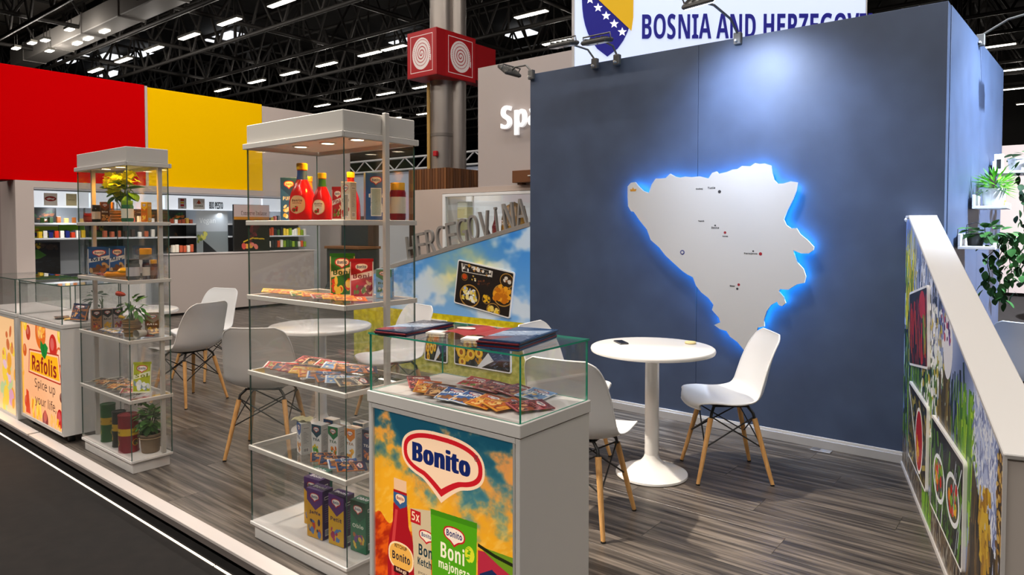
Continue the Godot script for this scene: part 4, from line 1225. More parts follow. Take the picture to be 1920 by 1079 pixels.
func pane(parent: Node3D, at: Vector3, turn: Vector3, w: float, h: float, edge: Material, t := 0.006) -> void:
	var g := M.new()
	var z := t / 2
	g.quad(Vector3(-w / 2, h / 2, z), Vector3(w / 2, h / 2, z), Vector3(w / 2, -h / 2, z), Vector3(-w / 2, -h / 2, z))
	g.quad(Vector3(w / 2, h / 2, -z), Vector3(-w / 2, h / 2, -z), Vector3(-w / 2, -h / 2, -z), Vector3(w / 2, -h / 2, -z))
	var o := part(parent, "glass_pane", g.mesh(), mat("glass", "e4f2ee"), at, turn)
	var e := M.new()
	e.facing([Vector3(-w / 2, h / 2, -z), Vector3(w / 2, h / 2, -z), Vector3(w / 2, h / 2, z), Vector3(-w / 2, h / 2, z)], Vector3.UP)
	e.facing([Vector3(-w / 2, -h / 2, -z), Vector3(w / 2, -h / 2, -z), Vector3(w / 2, -h / 2, z), Vector3(-w / 2, -h / 2, z)], Vector3.DOWN)
	e.facing([Vector3(w / 2, -h / 2, -z), Vector3(w / 2, h / 2, -z), Vector3(w / 2, h / 2, z), Vector3(w / 2, -h / 2, z)], Vector3.RIGHT)
	e.facing([Vector3(-w / 2, -h / 2, -z), Vector3(-w / 2, h / 2, -z), Vector3(-w / 2, h / 2, z), Vector3(-w / 2, -h / 2, z)], Vector3.LEFT)
	part(o, "polished_edge", e.mesh(), edge)

func display_counter(label: String, at: Vector3, w: float, d: float, lo: float, top: float, deck: float, glass: float, poster: ImageTexture, shine: float) -> void:
	var t := thing("display_counter", label, "display counter", at, 0.0, "white display counters along the platform edge")
	var wm := mat("white laminate", "d9d6d2")
	var x := w / 2
	var b := lo
	if lo > 0:
		for s in [-1, 1]:
			for z in [-0.07, -d + 0.07]:
				part(t, "foot", M.new().lathe([Vector2(0, 0), Vector2(0.022, 0), Vector2(0.022, lo)], 14).mesh(), mat("black steel", "161616"), Vector3(s * (x - 0.08), 0, z))
	part(t, "side_panel", bx(Vector3(-x, b, -d), Vector3(-x + 0.018, top, 0), 0.0015), wm)
	part(t, "side_panel", bx(Vector3(x - 0.018, b, -d), Vector3(x, top, 0), 0.0015), wm)
	part(t, "back_panel", bx(Vector3(-x + 0.0185, b, -d), Vector3(x - 0.0185, top, -d + 0.018), 0.0015), wm)
	part(t, "bottom_panel", bx(Vector3(-x + 0.0185, b, -d + 0.02), Vector3(x - 0.0185, b + 0.022, 0), 0.0015), wm)
	part(t, "top_panel", bx(Vector3(-x + 0.0185, top - 0.018, -d + 0.02), Vector3(x - 0.0185, top, 0), 0.0015), wm)
	var deck_part := part(t, "deck", bx(Vector3(-x - 0.004, top + 0.002, -d - 0.004), Vector3(x + 0.004, deck, 0.004), 0.002), wm)
	deck_part.set_meta("label", "white top board")
	# the front is a lit print in an aluminium frame
	var pw := w - 0.037
	var ph := top - b - 0.04
	part(t, "light_panel", sheet(pw - 0.012, ph - 0.004), tmat("poster " + str(meshes.size()), poster, 0.3, 0.42 * shine), Vector3(0, b + 0.024, -0.006))
	for s in [-1, 1]:
		part(t, "panel_frame", bx(Vector3(s * (x - 0.027), b + 0.022, -0.012), Vector3(s * (x - 0.0185), top - 0.018, 0.001)), mat("aluminium", "b9b6b0"))
	lamp_area(t, Vector3(0, b + 0.024 + ph / 2, 0.004), Vector3(0, 0, 1), 0.12 * shine, Vector2(pw * 0.9, ph * 0.9), "ffc890")
	var h := glass - deck
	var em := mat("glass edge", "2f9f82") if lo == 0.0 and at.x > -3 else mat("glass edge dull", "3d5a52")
	var y := deck + h / 2 - 0.003
	pane(t, Vector3(0, y, -0.006), Vector3.ZERO, w - 0.01, h - 0.007, em)
	pane(t, Vector3(0, y, -d + 0.006), Vector3.ZERO, w - 0.01, h - 0.007, em)
	pane(t, Vector3(-x + 0.006, y, -d / 2), Vector3(0, PI / 2, 0), d - 0.02, h - 0.007, em)
	pane(t, Vector3(x - 0.006, y, -d / 2), Vector3(0, PI / 2, 0), d - 0.02, h - 0.007, em)
	pane(t, Vector3(0, glass - 0.003, -d / 2), Vector3(PI / 2, 0, 0), w, d, em)

func oval_logo(p: Paint, x: float, y: float, a: float, word: String, ink := "12225a") -> void:
	p.badge(x, y, a, a * 0.44, a * 0.3, hx("f0c9a4"))
	p.badge(x, y, a * 0.95, a * 0.385, a * 0.25, hx("c01822"))
	p.badge(x, y, a * 0.86, a * 0.305, a * 0.2, hx("f0c9a4"))
	var asp := float(p.w) / p.h
	for d in [-1, 0, 1]:                                        # a heavy face
		p.text(word, x - a * (0.7 - 0.022 * d), y - a * 0.19 * asp, a * 1.36, a * 0.35 * asp, hx(ink))

func big_poster() -> ImageTexture:
	var p := Paint.new(760, 840, hx("d98a20"), 9)
	var f := FastNoiseLite.new()
	f.seed = 77
	f.frequency = 1.0
	f.fractal_octaves = 5
	p.clouds(func(a, b):
		var n := f.get_noise_2d(a * 4.2 + 2.0, b * 6.0)
		var n2 := f.get_noise_2d(a * 9.0, b * 16.0 + a * 8.0)
		var sky := Color("14485a").lerp(Color("5a8a86"), clampf(b * 3.0 + n * 0.6, 0.0, 1.0))
		sky = sky.lerp(Color("cf8a4a"), smoothstep(-0.08, 0.4, n + b * 1.1 - 0.14))
		sky = sky.lerp(Color("e8a020"), smoothstep(0.2, 0.48, b + n * 0.22 + 0.14 * (1.0 - smoothstep(0.15, 0.4, a))))
		sky = sky.lerp(Color("f2bd5a"), clampf(n2 * 1.3, 0.0, 0.55) * smoothstep(0.1, 0.5, b))
		var hill := 0.52 + (0.0 if a < 0.3 else 0.02) + 0.25 * maxf(0.0, a - 0.28) - 0.02 * sin(a * 40.0)
		if b > hill and a < 0.45:
			sky = Color("a8260a").lerp(Color("e05a10"), clampf(0.5 + n2 * 1.6, 0.0, 1.0))
		return sky, 3)
	oval_logo(p, 0.52, 0.155, 0.295, "Bonito")
	p.text("®", 0.745, 0.09, 0.03, 0.03, hx("5a3a3a"), false)
	# ketchup bottle
	p.poly([0.155, 0.43, 0.265, 0.42, 0.275, 0.52, 0.315, 0.6, 0.325, 0.7, 0.325, 1.0, 0.105, 1.0, 0.105, 0.68, 0.12, 0.6, 0.15, 0.52], hx("a3121c"))
	p.poly([0.17, 0.46, 0.19, 0.46, 0.165, 0.62, 0.155, 0.98, 0.135, 0.98, 0.14, 0.62], hx("c83a38"))
	p.rect(0.16, 0.31, 0.1, 0.055, hx("e3b489"))
	p.rect(0.157, 0.365, 0.106, 0.012, hx("a3121c"))
	p.rect(0.157, 0.377, 0.106, 0.05, hx("33567e"))
	p.badge(0.21, 0.415, 0.05, 0.03, 0.01, hx("33567e"))
	p.badge(0.21, 0.4, 0.036, 0.02, 0.012, hx("f0c9a4"))
	p.text("Bonito", 0.183, 0.392, 0.054, 0.016, hx("7a1020"))
	p.badge(0.213, 0.68, 0.1, 0.075, 0.02, hx("f2d2a2"))
	p.badge(0.213, 0.68, 0.09, 0.066, 0.016, hx("e8a84a"))
	p.text("KETCHUP", 0.165, 0.625, 0.096, 0.018, hx("2a1414"))
	p.text("Bonito", 0.145, 0.662, 0.14, 0.04, hx("1a1a2a"))
	p.rect(0.155, 0.735, 0.12, 0.03, hx("3a0c10"))
	p.text("blagi", 0.175, 0.738, 0.08, 0.02, hx("f0c9a4"))
	# beige pouch behind
	p.poly([0.288, 0.428, 0.445, 0.405, 0.445, 1.0, 0.33, 1.0, 0.31, 0.6], hx("c9b089"))
	p.rect(0.291, 0.43, 0.078, 0.062, hx("b81a22"))
	p.text("5x", 0.3, 0.438, 0.06, 0.042, hx("f0c9a4"))
	p.badge(0.41, 0.53, 0.055, 0.028, 0.015, hx("c01822"))
	p.badge(0.41, 0.53, 0.047, 0.022, 0.011, hx("f0d9bc"))
	p.text("Bonito", 0.375, 0.518, 0.07, 0.02, hx("12225a"))
	p.text("Boni", 0.352, 0.575, 0.12, 0.055, hx("12303a"))
	p.text("Ketchup", 0.345, 0.64, 0.15, 0.05, hx("12303a"))
	p.text("pouch", 0.35, 0.705, 0.1, 0.016, hx("5a4a3a"), false)
	p.poly([0.33, 0.76, 0.5, 0.74, 0.5, 1.0, 0.33, 1.0], hx("c8501a"))
	p.text("BONI", 0.345, 0.79, 0.12, 0.07, hx("f0c08a"))
	# green pouch
	p.poly([0.443, 0.395, 0.765, 0.385, 0.755, 0.72, 0.762, 1.0, 0.43, 1.0, 0.452, 0.7], hx("4f9a12"))
	p.poly([0.443, 0.395, 0.765, 0.385, 0.764, 0.41, 0.444, 0.42], hx("3f8210"))
	p.badge(0.61, 0.475, 0.075, 0.038, 0.024, hx("c01822"))
	p.badge(0.61, 0.475, 0.066, 0.031, 0.019, hx("f2d9c0"))
	p.text("Bonito", 0.556, 0.458, 0.108, 0.03, hx("12225a"))
	p.text("Boni", 0.515, 0.522, 0.165, 0.075, hx("f4e6c4"))
	p.text("majoneza", 0.5, 0.605, 0.215, 0.055, hx("f4e6c4"))
	p.ell(0.715, 0.535, 0.032, 0.04, hx("d6d22a"))
	p.ell(0.5, 0.76, 0.045, 0.05, hx("c9ce2a"))
	p.strokes(10, 0.69, 0.5, 0.03, 0.07, 0.03, 0.0, 0.006, [hx("4f9a12")])
	p.poly([0.58, 0.78, 0.72, 0.76, 0.72, 1.0, 0.57, 1.0], hx("c46a72"))
	p.poly([0.6, 0.82, 0.68, 0.8, 0.68, 0.95, 0.6, 0.97], hx("5a2a30"))
	# red packet and hill at the right
	p.poly([0.77, 0.5, 1.0, 0.475, 1.0, 1.0, 0.76, 1.0], hx("b0283a"))
	p.poly([0.77, 0.48, 1.0, 0.475, 1.0, 0.56, 0.9, 0.53], hx("6a8a1c"))
	p.poly([0.77, 0.47, 0.88, 0.49, 1.0, 0.5, 1.0, 0.515, 0.88, 0.505, 0.77, 0.485], hx("20240e"))
	p.poly([0.78, 0.6, 0.86, 0.56, 1.0, 0.62, 1.0, 0.7, 0.9, 0.72, 0.8, 0.68], hx("1c2a4e"))
	p.text("Bonito", 0.8, 0.6, 0.17, 0.055, hx("f0d0c0"))
	p.blobs(12, 0.78, 0.72, 0.2, 0.2, 0.05, [hx("e8a418"), hx("f0c030"), hx("c87a10")])
	p.blobs(14, 0.0, 0.9, 0.14, 0.12, 0.05, [hx("e8b018"), hx("d8480e"), hx("f0c84a")])
	return p.tex()

func spice_poster() -> ImageTexture:
	var p := Paint.new(560, 470, hx("f0b488"), 12)
	p.clouds(func(a, b): return Color("f3bd93").lerp(Color("eea873"), clampf(b * 0.8 + 0.2 * sin(a * 5.0), 0.0, 1.0)), 8)
	p.rect(0, 0, 0.035, 1, hx("f0b030"))
	# painted fruit round the border
	for b in [[0.18, 0.1, 0.06, "b8371c"], [0.5, 0.06, 0.13, "d8641c"], [0.8, 0.17, 0.09, "c0281c"], [0.08, 0.3, 0.05, "c8561c"], [0.1, 0.02, 0.05, "f0c030"], [0.97, 0.04, 0.06, "e8c02a"], [0.1, 0.86, 0.05, "c83a1c"], [0.93, 0.88, 0.07, "b81414"], [0.58, 0.97, 0.07, "7a1a18"], [0.02, 0.55, 0.03, "e8a020"], [0.97, 0.66, 0.035, "5a1a10"]]:
		p.ell(b[0], b[1], b[2], b[2] * 1.15, hx(b[3]))
		p.ell(b[0] - b[2] * 0.2, b[1] - 0.02, b[2] * 0.5, b[2] * 0.6, hx(b[3]).lightened(0.25))
	p.blobs(22, 0.4, 0.0, 0.2, 0.1, 0.022, [hx("f0a03a"), hx("f4c05a")])
	p.ell(0.94, 0.26, 0.07, 0.085, hx("d05a2a"))
	p.ell(0.94, 0.26, 0.052, 0.066, hx("f2c0a0"))
	p.poly([0.1, 0.72, 0.16, 0.74, 0.2, 0.98, 0.08, 0.98], hx("d0401c"))
	p.strokes(14, 0.24, 0.78, 0.24, 0.14, 0.06, 0.2, 0.03, [hx("f0b020"), hx("f4c84a"), hx("e88a1a")])
	p.strokes(8, 0.72, 0.86, 0.2, 0.1, 0.03, 0.14, 0.02, [hx("f0b818"), hx("e8a010")])
	p.ell(0.58, 0.92, 0.04, 0.05, hx("c05a4a"))
	# the sign
	p.poly([0.2, 0.27, 0.93, 0.235, 0.985, 0.52, 0.95, 0.535, 0.17, 0.53], hx("b0301e"))
	p.poly([0.215, 0.285, 0.92, 0.25, 0.965, 0.51, 0.945, 0.52, 0.187, 0.515], hx("f2bd93"))
	p.poly([0.23, 0.3, 0.9, 0.27, 0.94, 0.5, 0.205, 0.5], hx("f0ac14"))
	p.text("Rafolis", 0.27, 0.315, 0.6, 0.17, hx("8a1414"))
	p.poly([0.5, 0.14, 0.56, 0.18, 0.62, 0.16, 0.68, 0.2, 0.65, 0.27, 0.6, 0.33, 0.53, 0.3, 0.49, 0.22], hx("157a2c"))
	p.line(0.56, 0.18, 0.59, 0.32, 0.014, hx("0c5a1e"))
	p.text("Spice up", 0.33, 0.565, 0.5, 0.125, hx("3a1c14"), false)
	p.text("your life,", 0.33, 0.735, 0.52, 0.125, hx("3a1c14"), false)
	return p.tex()

func fruit_poster() -> ImageTexture:
	var p := Paint.new(256, 230, hx("f0c08a"), 15)
	p.blobs(26, 0.5, 0.3, 0.5, 0.7, 0.09, [hx("e8a030"), hx("d89ab0"), hx("b8c890"), hx("f0c840"), hx("e0b8c8")])
	p.blobs(14, 0.0, 0.0, 0.9, 0.4, 0.05, [hx("d88a4a"), hx("c86a3a")])
	return p.tex()

# ---------------------------------------------------------------- showcases, floodlights, lit map
func showcase(label: String, at: Vector3, w: float, d: float, posts: Array) -> void:
	var t := thing("glass_showcase", label, "showcase", at, 0.0, "tall lit glass showcases")
	var wm := mat("white laminate", "d9d6d2")
	var cap := mat("cap grey", "c2bfba", 0.4)
	var x := w / 2
	part(t, "plinth", bx(Vector3(-x + 0.008, 0, -d + 0.012), Vector3(x - 0.012, 0.064, -0.012), 0.002), wm)
	part(t, "base_board", bx(Vector3(-x - 0.004, 0.0645, -d), Vector3(x + 0.004, 0.08, 0.004), 0.002), wm)
	var hood := part(t, "hood", bx(Vector3(-x, 1.801, -d), Vector3(x, 1.885, 0), 0.003), cap)
	part(hood, "hood_rim", bx(Vector3(-x - 0.012, 1.776, 0.002), Vector3(x + 0.012, 1.8005, 0.014), 0.002), cap)
	part(hood, "hood_rim", bx(Vector3(-x - 0.012, 1.776, -d - 0.014), Vector3(x + 0.012, 1.8005, -d - 0.002), 0.002), cap)
	for s in [-1, 1]:
		part(hood, "hood_rim", bx(Vector3(s * (x + 0.012), 1.776, -d - 0.0015), Vector3(s * x, 1.8005, 0.0015), 0.002), cap)
	part(hood, "soffit", bx(Vector3(-x + 0.005, 1.795, -d + 0.005), Vector3(x - 0.005, 1.8, -0.005)), mat("white laminate", "d9d6d2"))
	for k in 3:
		var p := Vector3((k - 1) * w * 0.29 + 0.02, 1.795, -d * 0.45)
		var dl := part(hood, "downlight", M.new().lathe([Vector2(0.0, -0.004), Vector2(0.026, -0.004), Vector2(0.028, 0.0)], 20).mesh(), glow("downlight", "fff0d0", 6.0), p)
		part(dl, "bezel", M.new().lathe([Vector2(0.028, -0.005), Vector2(0.036, -0.004), Vector2(0.037, 0.0)], 20).mesh(), mat("aluminium", "b9b6b0"))
		lamp_spot(t, p + Vector3(0, -0.012, 0), Vector3.DOWN, 0.22, 78.0, "ffb03c", 0.025)
	var al := mat("aluminium", "b9b6b0")
	for y in [1.455, 1.12, 0.775, 0.43]:
		var sh := part(t, "shelf", bx(Vector3(-x + 0.006, y - 0.008, -d + 0.006), Vector3(x - 0.006, y, -0.006)), mat("glass", "e4f2ee"))
		part(sh, "shelf_rail", bx(Vector3(-x - 0.006, y - 0.02, -0.006), Vector3(x + 0.006, y + 0.001, 0.006), 0.0015), al)
		part(sh, "shelf_rail", bx(Vector3(-x - 0.006, y - 0.02, -d - 0.006), Vector3(x + 0.006, y + 0.001, -d + 0.006), 0.0015), al)
		for s in [-1, 1]:
			part(sh, "shelf_rail", bx(Vector3(s * (x - 0.006), y - 0.02, -d + 0.0065), Vector3(s * (x + 0.006), y + 0.001, -0.0065), 0.0015), al)
	var em := mat("glass edge dull", "3d5a52")
	var h := 1.776 - 0.08
	pane(t, Vector3(0, 0.08 + h / 2, -0.003), Vector3.ZERO, w - 0.001, h, em, 0.005)
	pane(t, Vector3(0, 0.08 + h / 2, -d + 0.003), Vector3.ZERO, w - 0.001, h, em, 0.005)
	pane(t, Vector3(-x + 0.003, 0.08 + h / 2, -d / 2), Vector3(0, PI / 2, 0), d - 0.012, h, em, 0.005)
	pane(t, Vector3(x - 0.003, 0.08 + h / 2, -d / 2), Vector3(0, PI / 2, 0), d - 0.012, h, em, 0.005)
	for q in posts:
		part(t, "upright", bx(Vector3(q[0] - 0.01, 0.081, q[1] - 0.012), Vector3(q[0] + 0.01, q[2], q[1] + 0.012), 0.002), al)

func showcases() -> void:
	showcase("large lit glass showcase with ketchup bottles on its top shelf", Vector3(-2.535, 0, -1.66), 0.70, 0.375, [[0.366, -0.2, 1.892]])
	showcase("small lit glass showcase with a yellow flowering plant on its top shelf", Vector3(-4.515, 0, -1.65), 0.735, 0.235, [[0.35, -0.19, 1.794], [-0.35, -0.085, 1.794]])

func flood(label: String, foot: Vector3, head: Vector3, aim: Vector3, on: bool, energy := 0.0) -> void:
	var t := thing("floodlight", label, "floodlight", foot, 0.0, "arm floodlights on the blue walls")
	var st := mat("flood grey", "6b6a68", 0.45, 0.4)
	part(t, "clamp", bx(Vector3(-0.025, -0.05, -0.012), Vector3(0.025, 0.03, 0.03), 0.004), st)
	part(t, "clamp_screw", M.new().tube([Vector3(0, -0.03, 0.03), Vector3(0, -0.03, 0.06)], 0.008, 8).mesh(), mat("aluminium", "b9b6b0"))
	var h := head - foot
	part(t, "arm", M.new().tube([Vector3(0, 0.02, 0.01), h * 0.25 + Vector3(0, 0.07, 0), h * 0.7 + Vector3(0, 0.05, 0), h], 0.008, 8).mesh(), st)
	var b := Basis.looking_at(aim.normalized(), Vector3.UP)
	var hd := part(t, "head", bx(Vector3(-0.11, -0.065, 0.0), Vector3(0.11, 0.065, 0.03), 0.01), mat("flood head", "4a4947", 0.5))
	hd.transform = Transform3D(b, h)
	part(hd, "yoke", M.new().tube([Vector3(-0.118, 0, 0.015), Vector3(-0.118, 0.0, 0.06), Vector3(0.118, 0.0, 0.06), Vector3(0.118, 0, 0.015)], 0.006, 6).mesh(), st)
	var face := part(hd, "lens", bx(Vector3(-0.098, -0.055, -0.004), Vector3(0.098, 0.055, -0.0005), 0.001), glow("flood lit", "f4f8ff", 8.0) if on else mat("flood lens", "8d8f92", 0.2))
	face.position = Vector3.ZERO
	for k in 4:
		part(hd, "cooling_fin", bx(Vector3(-0.08 + k * 0.048, -0.05, 0.0305), Vector3(-0.074 + k * 0.048, 0.05, 0.042)), st)
	if on:
		lamp_spot(t, h + aim.normalized() * 0.012, aim, energy, 54.0, "cfe0ff", 0.08)

func floods() -> void:
	flood("lit floodlight on a long arm above the map", Vector3(-1.775, 2.724, -4.655), Vector3(-1.73, 2.78, -3.95), Vector3(0.12, -0.85, -0.72), true, 3.8)
	flood("dark floodlight at the left upper corner of the blue wall", Vector3(-3.55, 2.724, -4.655), Vector3(-3.86, 2.79, -4.72), Vector3(-0.8, -1, 0), false)
	flood("unlit floodlight before the tip of the blue shield, left of a pair", Vector3(-2.92, 2.724, -4.655), Vector3(-3.05, 2.82, -4.4), Vector3(0, -1, -0.2), false)
	flood("unlit floodlight before the tip of the blue shield, right of a pair", Vector3(-2.72, 2.724, -4.655), Vector3(-2.76, 2.8, -4.42), Vector3(0, -1, -0.2), false)
	flood("lit floodlight above the shelf wall at the right upper corner", Vector3(-0.49, 2.724, -5.75), Vector3(0.12, 2.86, -5.7), Vector3(-0.6, -1, 0), true, 2.4)

const OUTLINE := [-2.597,1.734, -2.569,1.761, -2.533,1.764, -2.501,1.727, -2.462,1.694, -2.419,1.680, -2.397,1.740, -2.363,1.784, -2.328,1.782, -2.283,1.784, -2.249,1.813, -2.210,1.791, -2.173,1.782, -2.130,1.787, -2.080,1.781, -2.024,1.784, -1.958,1.766, -1.931,1.804, -1.900,1.812, -1.885,1.795, -1.825,1.805, -1.786,1.819, -1.753,1.821, -1.721,1.840, -1.664,1.835, -1.632,1.855, -1.601,1.847, -1.570,1.848, -1.527,1.832, -1.520,1.781, -1.507,1.737, -1.483,1.711, -1.447,1.711, -1.399,1.723, -1.358,1.715, -1.366,1.658, -1.386,1.604, -1.421,1.532, -1.441,1.477, -1.425,1.440, -1.396,1.419, -1.360,1.419, -1.337,1.380, -1.293,1.344, -1.252,1.300, -1.255,1.279, -1.283,1.257, -1.329,1.256, -1.379,1.276, -1.353,1.199, -1.314,1.157, -1.298,1.110, -1.307,1.067, -1.355,1.054, -1.406,1.017, -1.459,1.018, -1.466,1.004, -1.435,0.968, -1.422,0.928, -1.445,0.906, -1.465,0.911, -1.478,0.934, -1.518,0.907, -1.545,0.864, -1.562,0.807, -1.558,0.762, -1.602,0.751, -1.612,0.711, -1.609,0.677, -1.646,0.616, -1.676,0.578, -1.696,0.590, -1.739,0.638, -1.791,0.669, -1.817,0.706, -1.865,0.716, -1.906,0.741, -1.862,0.763, -1.873,0.795, -1.923,0.845, -1.912,0.882, -1.950,0.927, -2.004,0.964, -2.043,1.010, -2.067,1.068, -2.107,1.085, -2.147,1.109, -2.228,1.174, -2.279,1.216, -2.332,1.276, -2.401,1.330, -2.433,1.407, -2.496,1.477, -2.544,1.541, -2.568,1.545, -2.592,1.584, -2.597,1.655]

func wall_map() -> void:
	var poly := PackedVector2Array()
	for k in range(0, OUTLINE.size(), 2):
		poly.append(Vector2(OUTLINE[k] + 1.9, OUTLINE[k + 1] - 1.2))
	var t := thing("lit_map", "white cut-out country map with a blue glowing rim on the wall", "wall map", Vector3(-1.9, 1.2, -4.6))
	var b := part(t, "board", M.new().prism(poly, -0.016, 0.0).mesh(), mat("map white", "bcbab7", 0.5))
	b.set_meta("label", "white map board")
	var ring := M.new()
	var inner := Geometry2D.offset_polygon(poly, -0.014)
	for q in inner:
		var p: PackedVector2Array = q
		var turn := -1.0 if Geometry2D.is_polygon_clockwise(p) else 1.0
		for k in p.size():
			var a := p[k]
			var c := p[(k + 1) % p.size()]
			if a.distance_to(c) > 1e-5:
				ring.facing([Vector3(a.x, a.y, -0.02), Vector3(c.x, c.y, -0.02), Vector3(c.x, c.y, -0.034), Vector3(a.x, a.y, -0.034)], Vector3((c - a).y, -(c - a).x, 0) * turn)
	part(t, "led_strip", ring.mesh(), glow("map led", "22a6ff", 44.0))
	for k in range(0, poly.size(), 9):
		var l := OmniLight3D.new()
		l.name = "led_light"
		t.add_child(l, true)
		var c := poly[k] * 0.96
		l.position = Vector3(c.x, c.y, -0.03)
		l.light_color = Color("2c8cff")
		l.light_energy = 0.0006
		l.omni_range = 20.0
		l.light_size = 0.02
		l.shadow_enabled = true
	for p in [Vector2(-0.3, 0.4), Vector2(0.3, 0.45), Vector2(0.2, -0.2)]:
		part(t, "stand_off", M.new().tube([Vector3(p.x, p.y, -0.0598), Vector3(p.x, p.y, -0.016)], 0.012, 10).mesh(), mat("aluminium", "b9b6b0"))
	var ink := mat("map ink", "2a2a2e", 0.6)
	var dot := func(x: float, y: float, r: float, m: Material):
		part(t, "mark", M.new().tube([Vector3(x + 1.9, y - 1.2, 0), Vector3(x + 1.9, y - 1.2, 0.0012)], r, 14).mesh(), m)
	dot.call(-2.148, 1.244, 0.017, mat("map ring", "2c3470"))
	dot.call(-1.876, 1.671, 0.011, ink)
	dot.call(-1.905, 1.437, 0.006, ink)
	dot.call(-1.638, 1.264, 0.006, ink)
	dot.call(-1.589, 1.247, 0.011, mat("map red", "8a1420"))
	dot.call(-1.734, 1.033, 0.009, mat("map red", "8a1420"))
	dot.call(-1.834, 1.388, 0.009, mat("map red", "8a1420"))
	dot.call(-1.744, 1.004, 0.008, ink)
	part(t, "mark", M.new().prism(PackedVector2Array([Vector2(-0.02, -0.012), Vector2(0.024, -0.012), Vector2(0.03, 0.006), Vector2(0.008, 0.004), Vector2(0, 0.02), Vector2(-0.008, 0.003), Vector2(-0.026, 0.006)]), 0, 0.0012).mesh(), mat("map gold", "b9822a"), Vector3(-0.651, 0.507, 0))
	part(t, "mark", M.new().prism(rounded(0.018, 0.018, 0.008), 0.0013, 0.002).mesh(), mat("map white", "cfcdca"), Vector3(-0.248, 0.044, 0))
	letters(t, "place_name", "Sarajevo", Vector3(0.245, 0.047, 0.001), 0.014, 0.001, ink, 0.09)
	letters(t, "place_name", "Mostar", Vector3(0.122, -0.178, 0.001), 0.011, 0.001, ink, 0.035)
	letters(t, "place_name", "Zenica", Vector3(-0.005, 0.222, 0.001), 0.014, 0.001, ink, 0.055)
	letters(t, "place_name", "Travnik", Vector3(-0.107, 0.269, 0.001), 0.011, 0.001, ink, 0.045)
	letters(t, "place_name", "Doboj", Vector3(-0.123, 0.495, 0.001), 0.014, 0.001, ink, 0.05)
	letters(t, "place_name", "Tuzla", Vector3(-0.035, 0.5, 0.001), 0.014, 0.001, ink, 0.055)
	letters(t, "place_name", "Vares", Vector3(0.067, 0.163, 0.001), 0.01, 0.001, ink, 0.04)

# ---------------------------------------------------------------- goods on show
const POUCH := {                                                # base, accent, picture colours
	"orange": ["c8641a", "f0b03a", ["e8a43a", "8a3a10", "f0c878"]],
	"yellow": ["d89a14", "f4d04a", ["e8c24a", "c8581a", "f0e0a0"]],
	"brown": ["6a3820", "c89050", ["a8622a", "d8a868", "4a2412"]],
	"maroon": ["6a1a26", "c86a6a", ["a84a3a", "d8a070", "3a0e14"]],
	"red": ["b8141e", "f0e0d8", ["6a8a2a", "e8c8a0", "8a0e14"]],
	"navy": ["1c2a4e", "c8783a", ["b8642a", "e0a058", "3a4a74"]],
	"blue": ["2a5a9c", "e8eef4", ["a8683a", "7a4a22", "d8b078"]],
	"pale blue": ["7aa0cc", "f0f4f8", ["d8a858", "f0e2b8", "4a74a8"]],
	"green": ["2f7a1c", "e8e4b8", ["e8b41e", "d8441a", "f0d84a"]],
	"black": ["1c1a1a", "d8c8a8", ["a87838", "5a3a1c", "e0d4bc"]],
	"white": ["dcdcda", "2a62a8", ["d88a2a", "4a8a2a", "e8c058"]],
	"lime": ["b4bc1e", "f0f0d0", ["dfe6ea", "8aa0b4", "f4f6f6"]]}

func pouch_mat(kind: String, word := "Boni") -> StandardMaterial3D:
	var key := "pouch " + kind + word
	if not mats.has(key):
		var c: Array = POUCH[kind]
		var p := Paint.new(96, 128, hx(c[0]), kind.hash() % 1000)
		p.rect(0, 0, 1, 0.05, hx(c[1]))
		p.rect(0, 0.95, 1, 0.05, hx(c[1]))
		p.rect(0, 0, 0.045, 1, hx(c[1]))
		p.rect(0.955, 0, 0.045, 1, hx(c[1]))
		p.poly([0.05, 0.42, 0.95, 0.3, 0.95, 0.44, 0.05, 0.56], hx(c[1]))
		p.badge(0.5, 0.2, 0.3, 0.13, 0.08, hx("b81a22"))
		p.badge(0.5, 0.2, 0.26, 0.1, 0.06, hx("f0e8e0"))
		p.text("Bonito", 0.3, 0.155, 0.4, 0.09, hx("1a2a5a"))
		p.text(word, 0.14, 0.37, 0.7, 0.13, hx(c[0]).darkened(0.3))
		var cs := []
		for q in c[2]:
			cs.append(hx(q))
		p.blobs(16, 0.12, 0.6, 0.76, 0.28, 0.12, cs)
		tmat(key, p.tex(), 0.25)
		mats[key].clearcoat_enabled = true
		mats[key].clearcoat = 0.5
	return mats[key]

func pillow(w: float, h: float, t: float) -> ArrayMesh:
	var key := "pillow %s %s %s" % [w, h, t]
	if not meshes.has(key):
		var f := func(a: float, b: float, s: float):
			var e := pow(sin(PI * clampf((a - 0.03) / 0.94, 0.0, 1.0)), 0.7) * pow(sin(PI * clampf((b - 0.07) / 0.86, 0.0, 1.0)), 0.6)
			return Vector3((a - 0.5) * w * (1.0 - 0.04 * e), (1.0 - b) * h, s * (0.0012 + e * t / 2 + 0.0012 * sin(a * 17.0 + b * 23.0) * e))
		var m := M.new()
		m.grid(12, 14, func(a, b): return f.call(a, b, 1.0), true)
		m.grid(12, 14, func(a, b): return f.call(a, b, -1.0))
		meshes[key] = m.mesh()
	return meshes[key]

